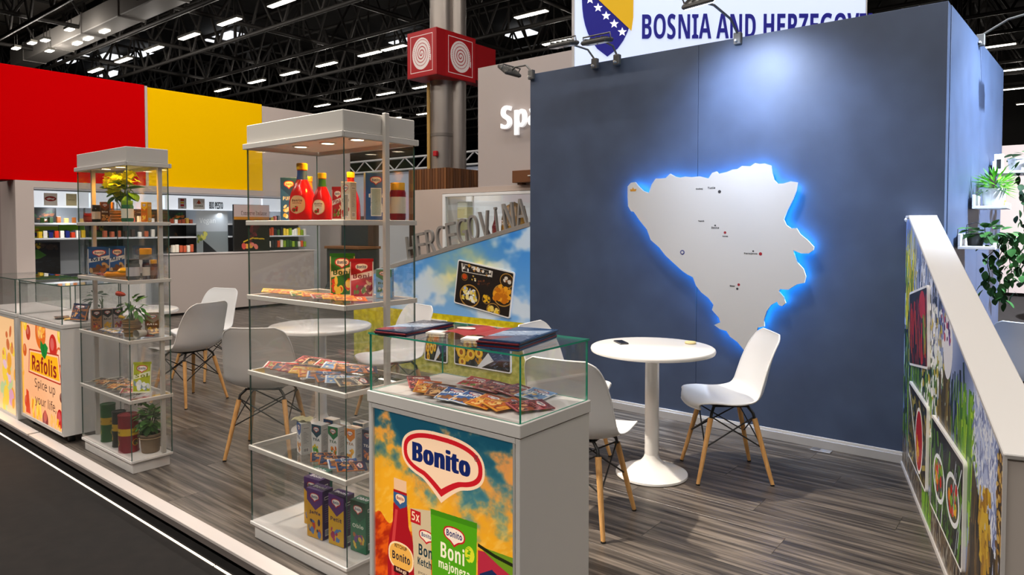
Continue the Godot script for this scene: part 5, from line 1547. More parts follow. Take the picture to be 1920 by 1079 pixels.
func doypack(w: float, h: float, t: float) -> ArrayMesh:        # stands on a gusset, flat at the top seal
	var key := "doypack %s %s %s" % [w, h, t]
	if not meshes.has(key):
		var f := func(a: float, b: float, s: float):
			var k := pow(clampf((b - 0.08) / 0.92, 0.0, 1.0), 0.65) * pow(sin(PI * clampf(a, 0.02, 0.98)), 0.55)
			return Vector3((a - 0.5) * w * (1.0 - 0.05 * k), (1.0 - b) * h, s * (0.001 + k * t / 2))
		var m := M.new()
		m.grid(12, 14, func(a, b): return f.call(a, b, 1.0), true)
		m.grid(12, 14, func(a, b): return f.call(a, b, -1.0))
		var foot := []
		for i in 13:
			foot.append(f.call(i / 12.0, 1.0, 1.0))
		for i in range(12, -1, -1):
			foot.append(f.call(i / 12.0, 1.0, -1.0))
		m.facing(foot, Vector3.DOWN)
		meshes[key] = m.mesh()
	return meshes[key]

func flat_pouch(kind: String, label: String, group: String, at: Vector3, turn: float, w := 0.11, h := 0.15, roll := 0.0) -> void:
	# lies flat, or leans with its left side on the neighbour to the left
	var t := thing("spice_pouch", label, "pouch", at, 0.0, group)
	var reach := w / 2 * absf(cos(turn)) + h / 2 * absf(sin(turn))
	t.position.y += 0.0048 + reach * sin(roll)
	if bound.has_area():
		var deep := w / 2 * absf(sin(turn)) + h / 2 * absf(cos(turn))
		t.position.x = clampf(t.position.x, bound.position.x + reach, bound.end.x - reach)
		t.position.z = clampf(t.position.z, bound.position.y + deep, bound.end.y - deep)
	t.basis = Basis(Vector3(0, 0, 1), -roll) * Basis(Vector3.UP, turn)
	var o := part(t, "film", pillow(w, h, 0.0065), pouch_mat(kind), Vector3(0, 0, h / 2), Vector3(-PI / 2, 0, 0))
	var c: Array = POUCH[kind]
	part(o, "seal", bx(Vector3(-w / 2, h - 0.01, -0.0014), Vector3(w / 2, h + 0.001, 0.0014)), mat("seal " + kind, c[0], 0.3))

func standing_pouch(kind: String, label: String, at: Vector3, turn: float, w: float, h: float, lean := 0.0, word := "Boni", t0 := 0.05) -> void:
	var t := thing("standing_pouch", label, "pouch", at, turn)
	var o := part(t, "film", doypack(w, h, t0), pouch_mat(kind, word), Vector3.ZERO, Vector3(lean, 0, 0))
	var c: Array = POUCH[kind]
	part(o, "seal", bx(Vector3(-w / 2, h - 0.012, -0.0016), Vector3(w / 2, h + 0.001, 0.0016)), mat("seal " + kind, c[0], 0.3))

func carton_print(key: String, base: String, accent: String, cs: Array, word: String, window := "") -> StandardMaterial3D:
	var k := "carton " + key
	if not mats.has(k):
		var p := Paint.new(96, 176, hx(base), key.hash() % 997)
		p.poly([0, 0, 1, 0, 1, 0.26, 0.55, 0.42, 0, 0.24], hx(accent))
		p.badge(0.5, 0.14, 0.3, 0.13, 0.1, hx("b81a22"))
		p.badge(0.5, 0.14, 0.25, 0.1, 0.075, hx("f2ece4"))
		p.text("Bonito", 0.3, 0.115, 0.4, 0.06, hx("1a2a5a"))
		p.text(word, 0.14, 0.44, 0.72, 0.085, hx(accent).darkened(0.35) if hx(base).get_luminance() > 0.4 else hx("f0ece0"))
		var cc := []
		for q in cs:
			cc.append(hx(q))
		p.blobs(15, 0.15, 0.66, 0.7, 0.26, 0.12, cc)
		if window:
			p.rect(0.24, 0.32, 0.54, 0.6, hx("e8ecee"))
			p.rect(0.27, 0.335, 0.48, 0.57, hx(window))
			p.strokes(20, 0.3, 0.36, 0.4, 0.5, 0.1, 0.02, 0.02, [hx(window).lightened(0.15), hx(window).darkened(0.12)])
		tmat(k, p.tex(), 0.35)
	return mats[k]

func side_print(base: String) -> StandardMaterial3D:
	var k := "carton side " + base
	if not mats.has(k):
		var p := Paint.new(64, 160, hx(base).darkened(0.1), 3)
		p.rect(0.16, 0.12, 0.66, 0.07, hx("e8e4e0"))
		p.rect(0.2, 0.135, 0.58, 0.04, hx(base).darkened(0.3))
		for i in 9:
			p.rect(0.2, 0.28 + i * 0.045, 0.3 + 0.3 * ((i * 7) % 5) / 5.0, 0.012, hx(base).lightened(0.35) if hx(base).get_luminance() < 0.5 else hx("8a8a8c"))
		p.rect(0.18, 0.8, 0.6, 0.14, hx("e8e4e0"))
		for i in 7:
			p.rect(0.24 + i * 0.07, 0.82, 0.03, 0.1, hx("202024"))
		tmat(k, p.tex(), 0.35)
	return mats[k]

func carton(label: String, at: Vector3, turn: float, w: float, h: float, d: float, base: String, front: Material, group := "", top := "") -> Node3D:
	var t := thing("carton", label, "carton", at, turn, group)
	part(t, "box", cbox(w, h, d, 0.0012), mat("carton board " + base, base, 0.4))
	part(t, "front_print", sheet(w - 0.003, h - 0.003), front, Vector3(0, 0.0015, d / 2 + 0.0005))
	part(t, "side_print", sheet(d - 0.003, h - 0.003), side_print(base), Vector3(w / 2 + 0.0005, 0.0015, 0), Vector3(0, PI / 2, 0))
	if top:
		var l := lettering(top, 0.016, 0.0006)
		letters(t, "top_lettering", top, Vector3(0, h + 0.0006, 0), minf(d * 0.5, 0.022), 0.0006, mat("carton ink", "f0eef2", 0.4), w * 0.7, Vector3(-PI / 2, 0, 0))
	return t

func ketchup(label: String, at: Vector3, turn: float, h: float, r: float, body: String, lab: String, neck: String) -> void:
	var t := thing("ketchup_bottle", label, "bottle", at, turn, "ketchup bottles on the top shelf")
	var pr := [Vector2(0, 0.0), Vector2(0.9, 0.0), Vector2(1.0, 0.02), Vector2(1.0, 0.1), Vector2(0.97, 0.3), Vector2(0.86, 0.46), Vector2(0.62, 0.6), Vector2(0.42, 0.7), Vector2(0.36, 0.8), Vector2(0.35, 0.9), Vector2(0.0, 0.9)]
	part(t, "body", M.new().lathe(pr.map(func(p): return Vector2(p.x * r, p.y * h)), 28).mesh(), mat("ketchup " + body, body, 0.12))
	part(t, "cap", M.new().lathe([Vector2(0.4 * r, 0.885 * h), Vector2(0.41 * r, 0.99 * h), Vector2(0.37 * r, h), Vector2(0, h)], 22).mesh(), mat("cap yellow", "e0b416", 0.35))
	part(t, "neck_label", M.new().lathe([Vector2(0.42 * r, 0.71 * h), Vector2(0.365 * r, 0.8 * h), Vector2(0.358 * r, 0.87 * h)], 22).mesh(), mat("neck " + neck, neck, 0.4))
	var p := Paint.new(96, 128, hx(body), 4)
	p.badge(0.5, 0.45, 0.46, 0.56, 0.06, hx("c9b890"))
	p.badge(0.5, 0.45, 0.41, 0.51, 0.05, hx(lab))
	p.text("Bonito", 0.2, 0.2, 0.6, 0.12, hx("3a1a1a"))
	p.text("ketchup", 0.24, 0.36, 0.52, 0.07, hx("6a1a1a"))
	p.blobs(8, 0.32, 0.54, 0.36, 0.22, 0.12, [hx("a8141c"), hx("c8282a"), hx("3a6a1c")])
	var lm := tmat("ketchup label " + lab, p.tex(), 0.2)
	part(t, "label", M.new().grid(10, 8, func(a, b):
		var g: float = (a - 0.5) * 1.35
		var y: float = (0.44 - b * 0.36) * h
		var rr: float = r * (spline([1.0, 1.0, 0.97, 0.9], clampf((y / h - 0.08) / 0.38, 0.0, 1.0)) as float) + 0.0012
		return Vector3(sin(g) * rr, y, cos(g) * rr), true).mesh(), lm)

func jar(label: String, at: Vector3, r: float, h: float, body: String, lid: String, band: String, group := "") -> void:
	var t := thing("jar", label, "jar", at, 0.3, group)
	part(t, "body", M.new().lathe([Vector2(0, 0), Vector2(r * 0.92, 0), Vector2(r, 0.008), Vector2(r, h * 0.74), Vector2(r * 0.86, h * 0.82), Vector2(0, h * 0.82)], 20).mesh(), mat("jar " + body, body, 0.15))
	part(t, "lid", M.new().lathe([Vector2(r * 0.9, h * 0.8), Vector2(r * 0.92, h * 0.98), Vector2(r * 0.88, h), Vector2(0, h)], 20).mesh(), mat("lid " + lid, lid, 0.4))
	part(t, "label", M.new().lathe([Vector2(r + 0.0006, h * 0.18), Vector2(r + 0.0006, h * 0.62)], 20).mesh(), mat("band " + band, band, 0.5))

func tin(label: String, at: Vector3, r: float, h: float, body: String, band: String, pic: Array) -> void:
	var t := thing("tin", label, "tin", at, 1.1, "tall tins on the base of the small showcase")
	var p := Paint.new(256, 160, hx(body), body.hash() % 100)
	p.rect(0, 0.34, 1, 0.2, hx(band))
	for k in 3:
		p.text("Sezona", 0.06 + k * 0.33, 0.41, 0.14, 0.06, hx("3a2a14"))
		p.ell(0.13 + k * 0.33, 0.74, 0.06, 0.06, hx(band))
		p.ell(0.13 + k * 0.33, 0.74, 0.05, 0.05, hx(pic[0]))
		p.blobs(8, 0.1 + k * 0.33, 0.69, 0.07, 0.1, 0.016, [hx(pic[1]), hx(pic[2])])
	part(t, "body", M.new().lathe([Vector2(r, 0.004), Vector2(r, h - 0.006)], 24).mesh(), tmat("tin " + body, p.tex(), 0.35))
	part(t, "foot_rim", M.new().lathe([Vector2(0, 0), Vector2(r + 0.001, 0), Vector2(r + 0.0015, 0.004), Vector2(r, 0.008)], 24).mesh(), mat("tin rim " + body, body, 0.4))
	part(t, "lid", M.new().lathe([Vector2(r, h - 0.012), Vector2(r + 0.002, h - 0.008), Vector2(r + 0.0015, h), Vector2(r - 0.004, h), Vector2(r - 0.006, h - 0.004), Vector2(0, h - 0.004)], 24).mesh(), mat("tin lid " + body, body, 0.4))

const NTH := ["first", "second", "third", "fourth", "fifth", "sixth", "seventh", "eighth", "ninth", "tenth", "eleventh", "twelfth"]

func fan(kinds: Array, a: Vector3, b: Vector3, turn0: float, turn1: float, where: String, group: String, w := 0.11, h := 0.15, arc := 0.0) -> void:
	var n := kinds.size()
	var step := a.distance_to(b) / n
	for k in n:
		var s := (k + 0.5) / n
		flat_pouch(kinds[k], "%s pouch, %s from the left %s" % [kinds[k], NTH[k], where], group, a.lerp(b, s) + Vector3(0, 0, rng.randf_range(-0.012, 0.012) - arc * pow(2.0 * s - 1.0, 2.0)), lerpf(turn0, turn1, s) + rng.randf_range(-0.16, 0.16), w, h, atan(0.0092 / step))

func goods() -> void:
	# large showcase, top shelf
	bound = Rect2(-2.875, -2.022, 0.68, 0.35)
	var y := 1.4565
	ketchup("large red ketchup bottle with a yellow cap on the top shelf", Vector3(-2.60, y, -1.755), 0.55, 0.249, 0.058, "c0101a", "d8b48a", "2a4a86")
	ketchup("smaller red ketchup bottle right of the large one", Vector3(-2.452, y, -1.752), 0.55, 0.199, 0.044, "b80e16", "e2d6c4", "2a6a2a")
	ketchup("red ketchup bottle half behind the pink pouch", Vector3(-2.45, y, -1.90), 0.55, 0.212, 0.042, "a80c14", "e0a03a", "8a1420")
	ketchup("slim ketchup bottle half hidden behind the large one", Vector3(-2.70, y, -1.86), 0.55, 0.202, 0.036, "b01018", "d8c0a0", "c8a020")
	carton("blue and white carton at the left end of the top shelf", Vector3(-2.80, y, -1.82), 0.95, 0.075, 0.198, 0.04, "1f4f94", carton_print("blue", "2a62b0", "1c4488", ["f4f4f0", "f0c860", "dfe8f4"], "PUREE"))
	carton("tall blue carton with a pale window on the top shelf", Vector3(-2.27, y, -1.885), 1.05, 0.085, 0.198, 0.05, "24508a", carton_print("blue window", "2a5a98", "2a5a98", ["c8d4d8"], "Boni", "9db4b6"))
	carton("small cream carton with red squares before the blue carton", Vector3(-2.29, y, -1.765), 0.35, 0.045, 0.155, 0.045, "ded2bf", carton_print("cream", "e4dac8", "d8ccb4", ["a81a22", "c83a3a"], "DUO", "a39a8a"))
	standing_pouch("red", "pink-faced pouch between ketchup bottle and cream carton", Vector3(-2.362, y, -1.765), 0.6, 0.05, 0.138, 0.0, "Pink", 0.03)
	jar("round dark red jar with a yellow lid behind the steel upright", Vector3(-2.228, y, -1.975), 0.034, 0.16, "8a1a26", "d8a82a", "e6dcc8")
	# second shelf
	y = 1.1215
	fan(["yellow", "orange", "yellow", "green", "orange", "red", "yellow", "orange"], Vector3(-2.84, y, -1.745), Vector3(-2.23, y, -1.745), -0.75, -0.45, "along the second shelf", "flat pouches on the second shelf", 0.09, 0.13)
	standing_pouch("green", "upright green pouch with yellow fruit on the second shelf", Vector3(-2.487, y + 0.001, -1.88), 0.75, 0.108, 0.188, 0.0, "Boni", 0.05)
	standing_pouch("red", "upright red pouch with white words on the second shelf", Vector3(-2.36, y + 0.001, -1.885), 0.75, 0.1, 0.168, 0.0, "Boni", 0.045)
	carton("pale blue carton behind the red pouch", Vector3(-2.30, y, -1.962), 0.7, 0.07, 0.125, 0.05, "6aa6d8", carton_print("pale", "7ab2de", "4a8a5a", ["4a8a5a", "d8e4ea"], "Boni"))
	# third shelf
	y = 0.7765
	fan(["maroon", "black", "red", "pale blue", "brown", "navy"], Vector3(-2.81, y, -1.925), Vector3(-2.40, y, -1.925), -0.95, -0.75, "in the rear fan on the third shelf", "pouch fan on the third shelf", 0.1, 0.14)
	fan(["red", "navy", "maroon", "yellow", "orange", "blue", "navy", "pale blue", "black"], Vector3(-2.815, y, -1.752), Vector3(-2.235, y, -1.755), -0.85, -0.5, "in the front fan on the third shelf", "pouch fan on the third shelf", 0.1, 0.14)
	# fourth shelf
	y = 0.4315
	var wc := [["white carton with a blue corner, leftmost in the row", "2a62a8", ["d87a1e", "e8a43a", "6a3a1c"]], ["white carton with green leaves", "2a4a5a", ["3a8a2a", "5aa83a", "e8c83a"]], ["white carton with orange fruit and green corner", "2f7a4a", ["e8961e", "d8701a", "3a7a2a"]], ["white carton with an orange top in the row", "d8801e", ["e8a01e", "f0b83a", "c8781a"]], ["navy carton with a brown picture at the right end of the row", "22365e", ["c8703a", "e09a58", "8a4a22"]]]
	for k in 5:
		var base := "e6e6e2" if k < 4 else "1f3054"
		carton(wc[k][0], Vector3(-2.60 + k * 0.08, y, -1.752 - k * 0.028), -0.3 if k == 0 else 0.12, 0.062, 0.138, 0.045, base, carton_print("tea %d" % k, base, wc[k][1], wc[k][2], "TEA"), "cartons on the fourth shelf")
	carton("white carton lying behind the leafy one", Vector3(-2.545, y, -1.86), 0.12, 0.062, 0.138, 0.045, "e0e0dc", carton_print("tea 0", "e6e6e2", "2a62a8", ["d87a1e"], "TEA"), "cartons on the fourth shelf")
	carton("white carton behind the orange one", Vector3(-2.40, y, -1.91), 0.12, 0.062, 0.138, 0.045, "e0e0dc", carton_print("tea 1", "e6e6e2", "2a4a5a", ["3a8a2a"], "TEA"), "cartons on the fourth shelf")
	fan(["navy", "navy", "blue", "navy"], Vector3(-2.47, y, -1.728), Vector3(-2.225, y, -1.735), -0.7, -0.5, "before the cartons on the fourth shelf", "navy pouches on the fourth shelf", 0.085, 0.12)
	var lf := thing("leaflet", "crumpled pale yellow leaflet on top of the leftmost carton", "leaflet", Vector3(-2.61, y + 0.14, -1.757), 0.38)
	part(lf, "paper", M.new().grid(8, 6, func(a, b): return Vector3((a - 0.5) * 0.09, 0.002 + 0.01 * absf(sin(a * 7.0 + b * 3.0)), (b - 0.5) * 0.06), true).mesh(), mat("leaflet", "e3deb0", 0.6))
	# base of the large showcase
	y = 0.0815
	var pm := carton_print("biscuit", "d8a012", "5a2a74", ["3a2a52", "e8a818", "4a74b8", "c83a2a"], "Jaffa")
	var pm2 := carton_print("biscuit 2", "d8a818", "5a2a74", ["e8b418", "d89a10", "4a74b8", "a8245a"], "Petit")
	carton("purple biscuit carton at the front of the showcase base", Vector3(-2.505, y, -1.765), 0.1, 0.1, 0.213, 0.06, "4a2264", pm, "biscuit cartons on the showcase base", "Boni")
	carton("purple biscuit carton right of the front one, with yellow pear", Vector3(-2.375, y, -1.78), 0.1, 0.095, 0.216, 0.06, "4a2264", pm2, "biscuit cartons on the showcase base", "Boni")
	carton("purple biscuit carton behind the front one", Vector3(-2.62, y, -1.83), 0.1, 0.105, 0.215, 0.06, "4a2264", pm, "biscuit cartons on the showcase base", "Boni")
	carton("teal carton behind the purple ones", Vector3(-2.69, y, -1.90), 0.1, 0.105, 0.212, 0.05, "1f6a5a", carton_print("teal", "1f6a5a", "15503f", ["d8b01e", "e8c84a"], "Oblo"), "biscuit cartons on the showcase base", "Oblo")
	carton("green carton with purple picture at the right end of the base", Vector3(-2.255, y, -1.80), 0.1, 0.09, 0.213, 0.06, "1f6a4a", carton_print("green oblo", "1f6a4a", "15503a", ["6a3a84", "d8b02a", "a8602a"], "Oblo"), "biscuit cartons on the showcase base", "Oblo")
	# case of the ketchup counter
	bound = Rect2(-1.955, -1.97, 0.675, 0.355)
	y = 0.8345
	fan(["red", "maroon", "maroon", "pale blue"], Vector3(-1.76, y, -1.892), Vector3(-1.38, y, -1.892), 0.3, -0.1, "in the rear row under the glass case", "pouches in the counter case, rear row", 0.1, 0.13)
	fan(["maroon", "orange", "brown", "blue", "blue", "orange", "orange", "maroon"], Vector3(-1.90, y, -1.712), Vector3(-1.31, y, -1.712), 0.9, -0.4, "in the front row under the glass case", "pouches in the counter case, front row", 0.088, 0.14, 0.05)
	# papers on top of it
	y = 1.0455
	magazine("stack of dark blue and red magazines at the left end of the glass case", Vector3(-1.865, y, -1.735), 0.14, 0.145, 0.28, 0.022, "1c2c4c", "7a1c2a")
	magazine("stack of blue magazines at the right end of the glass case", Vector3(-1.40, y, -1.765), 0.22, 0.15, 0.29, 0.03, "28466e", "6a1a24")
	var br := thing("brochure", "open dark red brochure with a white oval on the glass case", "brochure", Vector3(-1.63, y, -1.84), 0.1)
	for s in [-1, 1]:
		part(br, "page", M.new().grid(8, 4, func(a, b): return Vector3(s * a * 0.135, 0.003 + 0.012 * sin(PI * a) * (1.0 - 0.4 * a), (b - 0.5) * 0.2), s > 0).mesh(), mat("brochure red", "8a1a20", 0.35))
	part(br, "emblem", M.new().lathe([Vector2(0.03, 0.0), Vector2(0.0, 0.0)], 20).mesh(), mat("emblem white", "e0d8d4", 0.5), Vector3(-0.07, 0.0138, 0.0), Vector3.ZERO, Vector3(1.3, 1, 0.8))
	for d in [[-1.75, -1.74, "small white note card beside the left magazine stack"], [-1.56, -1.72, "small white note card before the red brochure"]]:
		var nc := thing("note_card", d[2], "card", Vector3(d[0], y, d[1]), 0.35, "note cards on the glass case")
		part(nc, "card", cbox(0.075, 0.006, 0.055, 0.001), mat("card white", "e2dcd2", 0.6))
		part(nc, "card_top", cbox(0.073, 0.0012, 0.053), mat("card top", "eeeae2", 0.6), Vector3(0.002, 0.0061, 0), Vector3(0, 0.06, 0))
	# small showcase
	bound = Rect2(-4.842, -1.872, 0.662, 0.208)
	y = 1.4565
	jar("squat red jar at the left end of the plant shelf", Vector3(-4.83, y, -1.70), 0.034, 0.058, "7a1c1e", "a83030", "8a3a2a", "jars on the plant shelf")
	carton("orange-topped carton behind the red jar", Vector3(-4.80, y, -1.79), 1.0, 0.075, 0.13, 0.035, "a8641e", carton_print("spice a", "7a4a22", "d88a1e", ["c8943a", "5a3418"], "Mix"), "cartons on the plant shelf")
	jar("black jar with a white label on the plant shelf", Vector3(-4.735, y, -1.705), 0.026, 0.108, "1a1614", "221c1a", "d8cfc6", "jars on the plant shelf")
	carton("dark brown carton right of the black jar", Vector3(-4.66, y, -1.73), 1.0, 0.05, 0.126, 0.035, "5a3418", carton_print("spice b", "5a3418", "8a4a1c", ["c8803a", "e0b06a"], "Mix"), "cartons on the plant shelf")
	jar("green jar with a green lid on the plant shelf", Vector3(-4.29, y, -1.71), 0.032, 0.125, "2f6a52", "6a9a1e", "dfe8e2", "jars on the plant shelf")
	carton("yellow carton at the right end of the plant shelf", Vector3(-4.205, y, -1.78), 0.6, 0.04, 0.116, 0.04, "d8a01e", carton_print("spice c", "c8641a", "e8b41e", ["d87a2a", "f0c84a"], "Mix"), "cartons on the plant shelf")
	y = 1.1215
	standing_pouch("blue", "upright blue pouch with brown biscuits, left of two", Vector3(-4.79, y, -1.735), 1.2, 0.125, 0.178, -0.02, "Mix", 0.05)
	standing_pouch("blue", "upright blue pouch with an orange top, right of two", Vector3(-4.72, y, -1.815), 1.2, 0.09, 0.182, -0.02, "Mix", 0.05)
	var tr := thing("food_tray", "yellow snack tray with a clear lid before the blue pouches", "tray", Vector3(-4.49, y, -1.76), 1.1)
	part(tr, "tray", bx(Vector3(-0.1, 0, -0.035), Vector3(0.1, 0.035, 0.035), 0.012), mat("tray orange", "d8901a", 0.3))
	part(tr, "filling", bx(Vector3(-0.03, 0.02, -0.037), Vector3(0.095, 0.055, 0.037), 0.015), mat("tray yellow", "d8aa14", 0.3))
	part(tr, "sticker", M.new().tube([Vector3(-0.06, 0.035, 0), Vector3(-0.06, 0.037, 0)], 0.028, 18).mesh(), mat("tray sticker", "3a4058", 0.4))
	fan(["black", "maroon"], Vector3(-4.74, y, -1.70), Vector3(-4.62, y, -1.70), -1.35, -1.35, "before the upright blue pouches", "dark pouches on the small showcase", 0.05, 0.09)
	jar("jar with a black lid at the glass corner", Vector3(-4.215, y, -1.705), 0.036, 0.118, "4a4638", "161414", "b9b2b0", "jars on the second shelf")
	jar("jar with an orange lid behind the black-lidded one", Vector3(-4.27, y, -1.80), 0.036, 0.178, "6a6258", "e09a1e", "c9c2ba", "jars on the second shelf")
	jar("slim dark sauce jar with a black cap", Vector3(-4.185, y, -1.765), 0.02, 0.116, "3a2618", "161412", "c8bca8", "jars on the second shelf")
	jar("slim brown jar with an orange cap", Vector3(-4.19, y, -1.81), 0.02, 0.112, "6a4424", "e0a01e", "8a5a34", "jars on the second shelf")
	standing_pouch("black", "dark patterned bag at the right end of the second shelf", Vector3(-4.34, y, -1.83), 0.4, 0.08, 0.11, 0.0, "Kafa", 0.04)
	y = 0.7765
	for k in 3:
		carton(["brown and orange carton, left of three with black tops", "yellow and grey carton, middle of three with black tops", "red and grey carton, right of three with black tops"][k], Vector3(-4.745, y, -1.695 - k * 0.062), 1.35, 0.056, 0.13, 0.05, ["8a5a34", "9a9490", "8a8088"][k], carton_print("row %d" % k, ["a8703a", "a8a29a", "a89aa0"][k], "1c1818", [["c8401c", "e8a01e", "6a2a4a"], ["e8b81e", "d8a81a", "c8901a"], ["a82430", "8a1a2a", "d8b02a"]][k], "Mix"), "three cartons beside the pepper plant")
	carton("brown carton with yellow food behind the pepper plant", Vector3(-4.24, y, -1.825), 0.9, 0.085, 0.138, 0.04, "8a7a68", carton_print("pasta", "6a4a28", "9a8a78", ["d8a01e", "e8b83a", "8a5a1c"], "Mix"))
	var cup := thing("tumbler", "tipped clear tumbler beside the pepper plant pot", "tumbler", Vector3(-4.215, y + 0.026, -1.765), 0.3)
	part(cup, "glass", M.new().lathe([Vector2(0.018, 0.0), Vector2(0.026, 0.06)], 20).mesh(), mat("tumbler grey", "b9b2a6", 0.15), Vector3(0, 0, 0), Vector3(PI / 2, 0, 0))
	part(cup, "base", M.new().lathe([Vector2(0, 0), Vector2(0.018, 0)], 20).mesh(), mat("tumbler grey", "b9b2a6", 0.15), Vector3(0, 0, 0), Vector3(PI / 2, 0, 0))
	fan(["white", "white", "white"], Vector3(-4.66, y, -1.70), Vector3(-4.44, y, -1.69), -1.0, -0.6, "lying before the three cartons", "sachets before the three cartons", 0.07, 0.1)
	flat_pouch("maroon", "maroon sachet at the right edge beside the tumbler", "sachets at the right edge", Vector3(-4.185, y, -1.80), 0.9, 0.06, 0.09)
	flat_pouch("yellow", "bright yellow sachet at the right edge of the third shelf", "sachets at the right edge", Vector3(-4.19, y + 0.014, -1.835), 0.3, 0.05, 0.07)
	y = 0.4315
	fan(["black", "brown", "black", "orange", "black", "red"], Vector3(-4.80, y, -1.735), Vector3(-4.30, y, -1.735), -1.1, -0.6, "on the fourth shelf of the small showcase", "pouches on the fourth shelf of the small showcase", 0.09, 0.13)
	fan(["black", "yellow", "black"], Vector3(-4.78, y, -1.84), Vector3(-4.36, y, -1.84), 1.3, 1.3, "in the rear row of the fourth shelf", "pouches on the fourth shelf of the small showcase", 0.06, 0.1)
	standing_pouch("lime", "upright yellow-green pouch leaning back on the fourth shelf", Vector3(-4.225, y + 0.018, -1.745), 0.85, 0.1, 0.178, -0.12, "Sol", 0.03)
	y = 0.0815
	tin("tall green tin with a yellow band", Vector3(-4.67, y, -1.725), 0.042, 0.234, "1f5a26", "c8a01e", ["2a6a2a", "8aa83a", "d8c84a"])
	tin("black tin with a yellow band between the green and the red one", Vector3(-4.505, y, -1.725), 0.038, 0.216, "16201a", "c8a01e", ["c8a01e", "3a2a1c", "6a4a1c"])
	tin("tall red tin with a yellow band", Vector3(-4.36, y, -1.722), 0.056, 0.222, "8a1626", "e0b81e", ["6a1a1c", "c8a83a", "3a6a2a"])
	# case of the spice counter
	bound = Rect2(-5.885, -1.95, 0.815, 0.335)
	y = 0.7915
	flat_pouch("yellow", "yellow pouch lying in the case of the spice counter", "pouches in the spice counter", Vector3(-5.33, y, -1.76), 1.2, 0.1, 0.16)
	flat_pouch("black", "dark pouch tip beside the yellow one in the spice counter", "pouches in the spice counter", Vector3(-5.42, y + 0.004, -1.72), 1.3, 0.09, 0.14)
	standing_pouch("navy", "slumped blue pouch in the case of the spice counter", Vector3(-5.165, y + 0.008, -1.74), 0.3, 0.15, 0.11, -0.2, "Mix", 0.07)
	bound = Rect2()

func magazine(label: String, at: Vector3, turn: float, w: float, d: float, h: float, cover: String, spine: String) -> void:
	var t := thing("magazine_stack", label, "magazines", at, turn, "magazine stacks on the glass case")
	var n := int(h / 0.006)
	for k in n:
		part(t, "magazine", cbox(w, 0.0056, d, 0.0008), mat("cover " + (cover if k % 2 == 0 else spine), cover if k % 2 == 0 else spine, 0.3), Vector3(rng.randf_range(-0.003, 0.003), k * 0.006, rng.randf_range(-0.004, 0.004)), Vector3(0, rng.randf_range(-0.02, 0.02), 0))
	var p := Paint.new(96, 160, hx(cover), 8)
	p.poly([0, 0.4, 1, 0.1, 1, 0.45, 0, 0.8], hx("8aa0bc"))
	p.poly([0, 0.8, 0.6, 0.7, 0.3, 1, 0, 1], hx(spine).lightened(0.1))
	p.strokes(24, 0.1, 0.3, 0.8, 0.4, 0.2, 0.06, 0.02, [hx("c8d2de"), hx("3a5a86"), hx("e0e6ec")])
	part(t, "cover_print", sheet(w - 0.006, d - 0.006), tmat("cover print " + cover, p.tex(), 0.25), Vector3(0, n * 0.006 + 0.0005, d / 2 - 0.003), Vector3(-PI / 2, 0, 0))

# ---------------------------------------------------------------- plants and the last small things
func leaf_mesh(kind: String, l: float, w: float, bend: float) -> ArrayMesh:
	var key := "leaf %s %s %s %s" % [kind, l, w, bend]
	if not meshes.has(key):
		meshes[key] = M.new().grid(4, 7, func(a, b):
			var s: float = (a - 0.5) * 2.0
			var wide: float = w / 2 * pow(sin(PI * clampf(0.04 + b * 0.96, 0.0, 1.0)), 0.8 if kind == "round" else 1.1)
			return Vector3(s * wide, 0.012 * l * 8.0 * absf(s) * sin(PI * b) * 0.3 - bend * l * b * b, -b * l)).mesh()
	return meshes[key]

func leaf_mat(key: String, col: String) -> StandardMaterial3D:
	var m := mat("leaf " + key, col, 0.6)
	m.metallic_specular = 0.3
	m.backlight_enabled = true
	m.backlight = Color(col).darkened(0.4)
	return m

func pot(t: Node3D, r: float, h: float, col: String, at := Vector3.ZERO, soil := true) -> void:
	part(t, "pot", M.new().lathe([Vector2(0, 0), Vector2(r * 0.78, 0), Vector2(r * 0.82, 0.006), Vector2(r * 0.97, h * 0.88), Vector2(r * 1.04, h * 0.9), Vector2(r * 1.04, h), Vector2(r * 0.94, h), Vector2(r * 0.9, h * 0.86), Vector2(0, h * 0.86)], 22).mesh(), mat("pot " + col, col, 0.5), at)
	if soil:
		part(t, "soil", M.new().lathe([Vector2(r * 0.92, h * 0.88), Vector2(0, h * 0.9)], 16).mesh(), mat("soil", "2a1e16", 0.95), at)

func leaves(t: Node3D, count: int, c: Vector3, spread: Vector3, l: float, w: float, cols: Array, kind := "round", bend := 0.25) -> void:
	for k in count:
		var d := Vector3(rng.randf_range(-1, 1), rng.randf_range(-1, 1), rng.randf_range(-1, 1))
		while d.length() > 1.0 or d.length() < 0.35:
			d = Vector3(rng.randf_range(-1, 1), rng.randf_range(-1, 1), rng.randf_range(-1, 1))
		var col: String = cols[k % cols.size()]
		var o := part(t, "leaf", leaf_mesh(kind, l, w, bend), leaf_mat(col, col), c + d * spread)
		for attempt in 14:                                      # turn a leaf that would grow through the glass
			o.basis = Basis.from_euler(Vector3(clampf(d.y, -0.6, 0.8) * 0.9 + rng.randf_range(-0.4, 0.3), atan2(-d.x, -d.z) + rng.randf_range(-0.5, 0.5) * (1.0 + attempt), rng.randf_range(-0.3, 0.3))).scaled(Vector3.ONE * rng.randf_range(0.75, 1.2) * (1.0 - 0.05 * attempt))
			var tip := t.position + o.transform * Vector3(0, 0, -l)
			var foot := t.position + o.position
			if not bound.has_area() or (bound.has_point(Vector2(tip.x, tip.z)) and bound.has_point(Vector2(foot.x, foot.z))):
				break
			o.position = o.position.lerp(Vector3(c.x, o.position.y, c.z), 0.15)

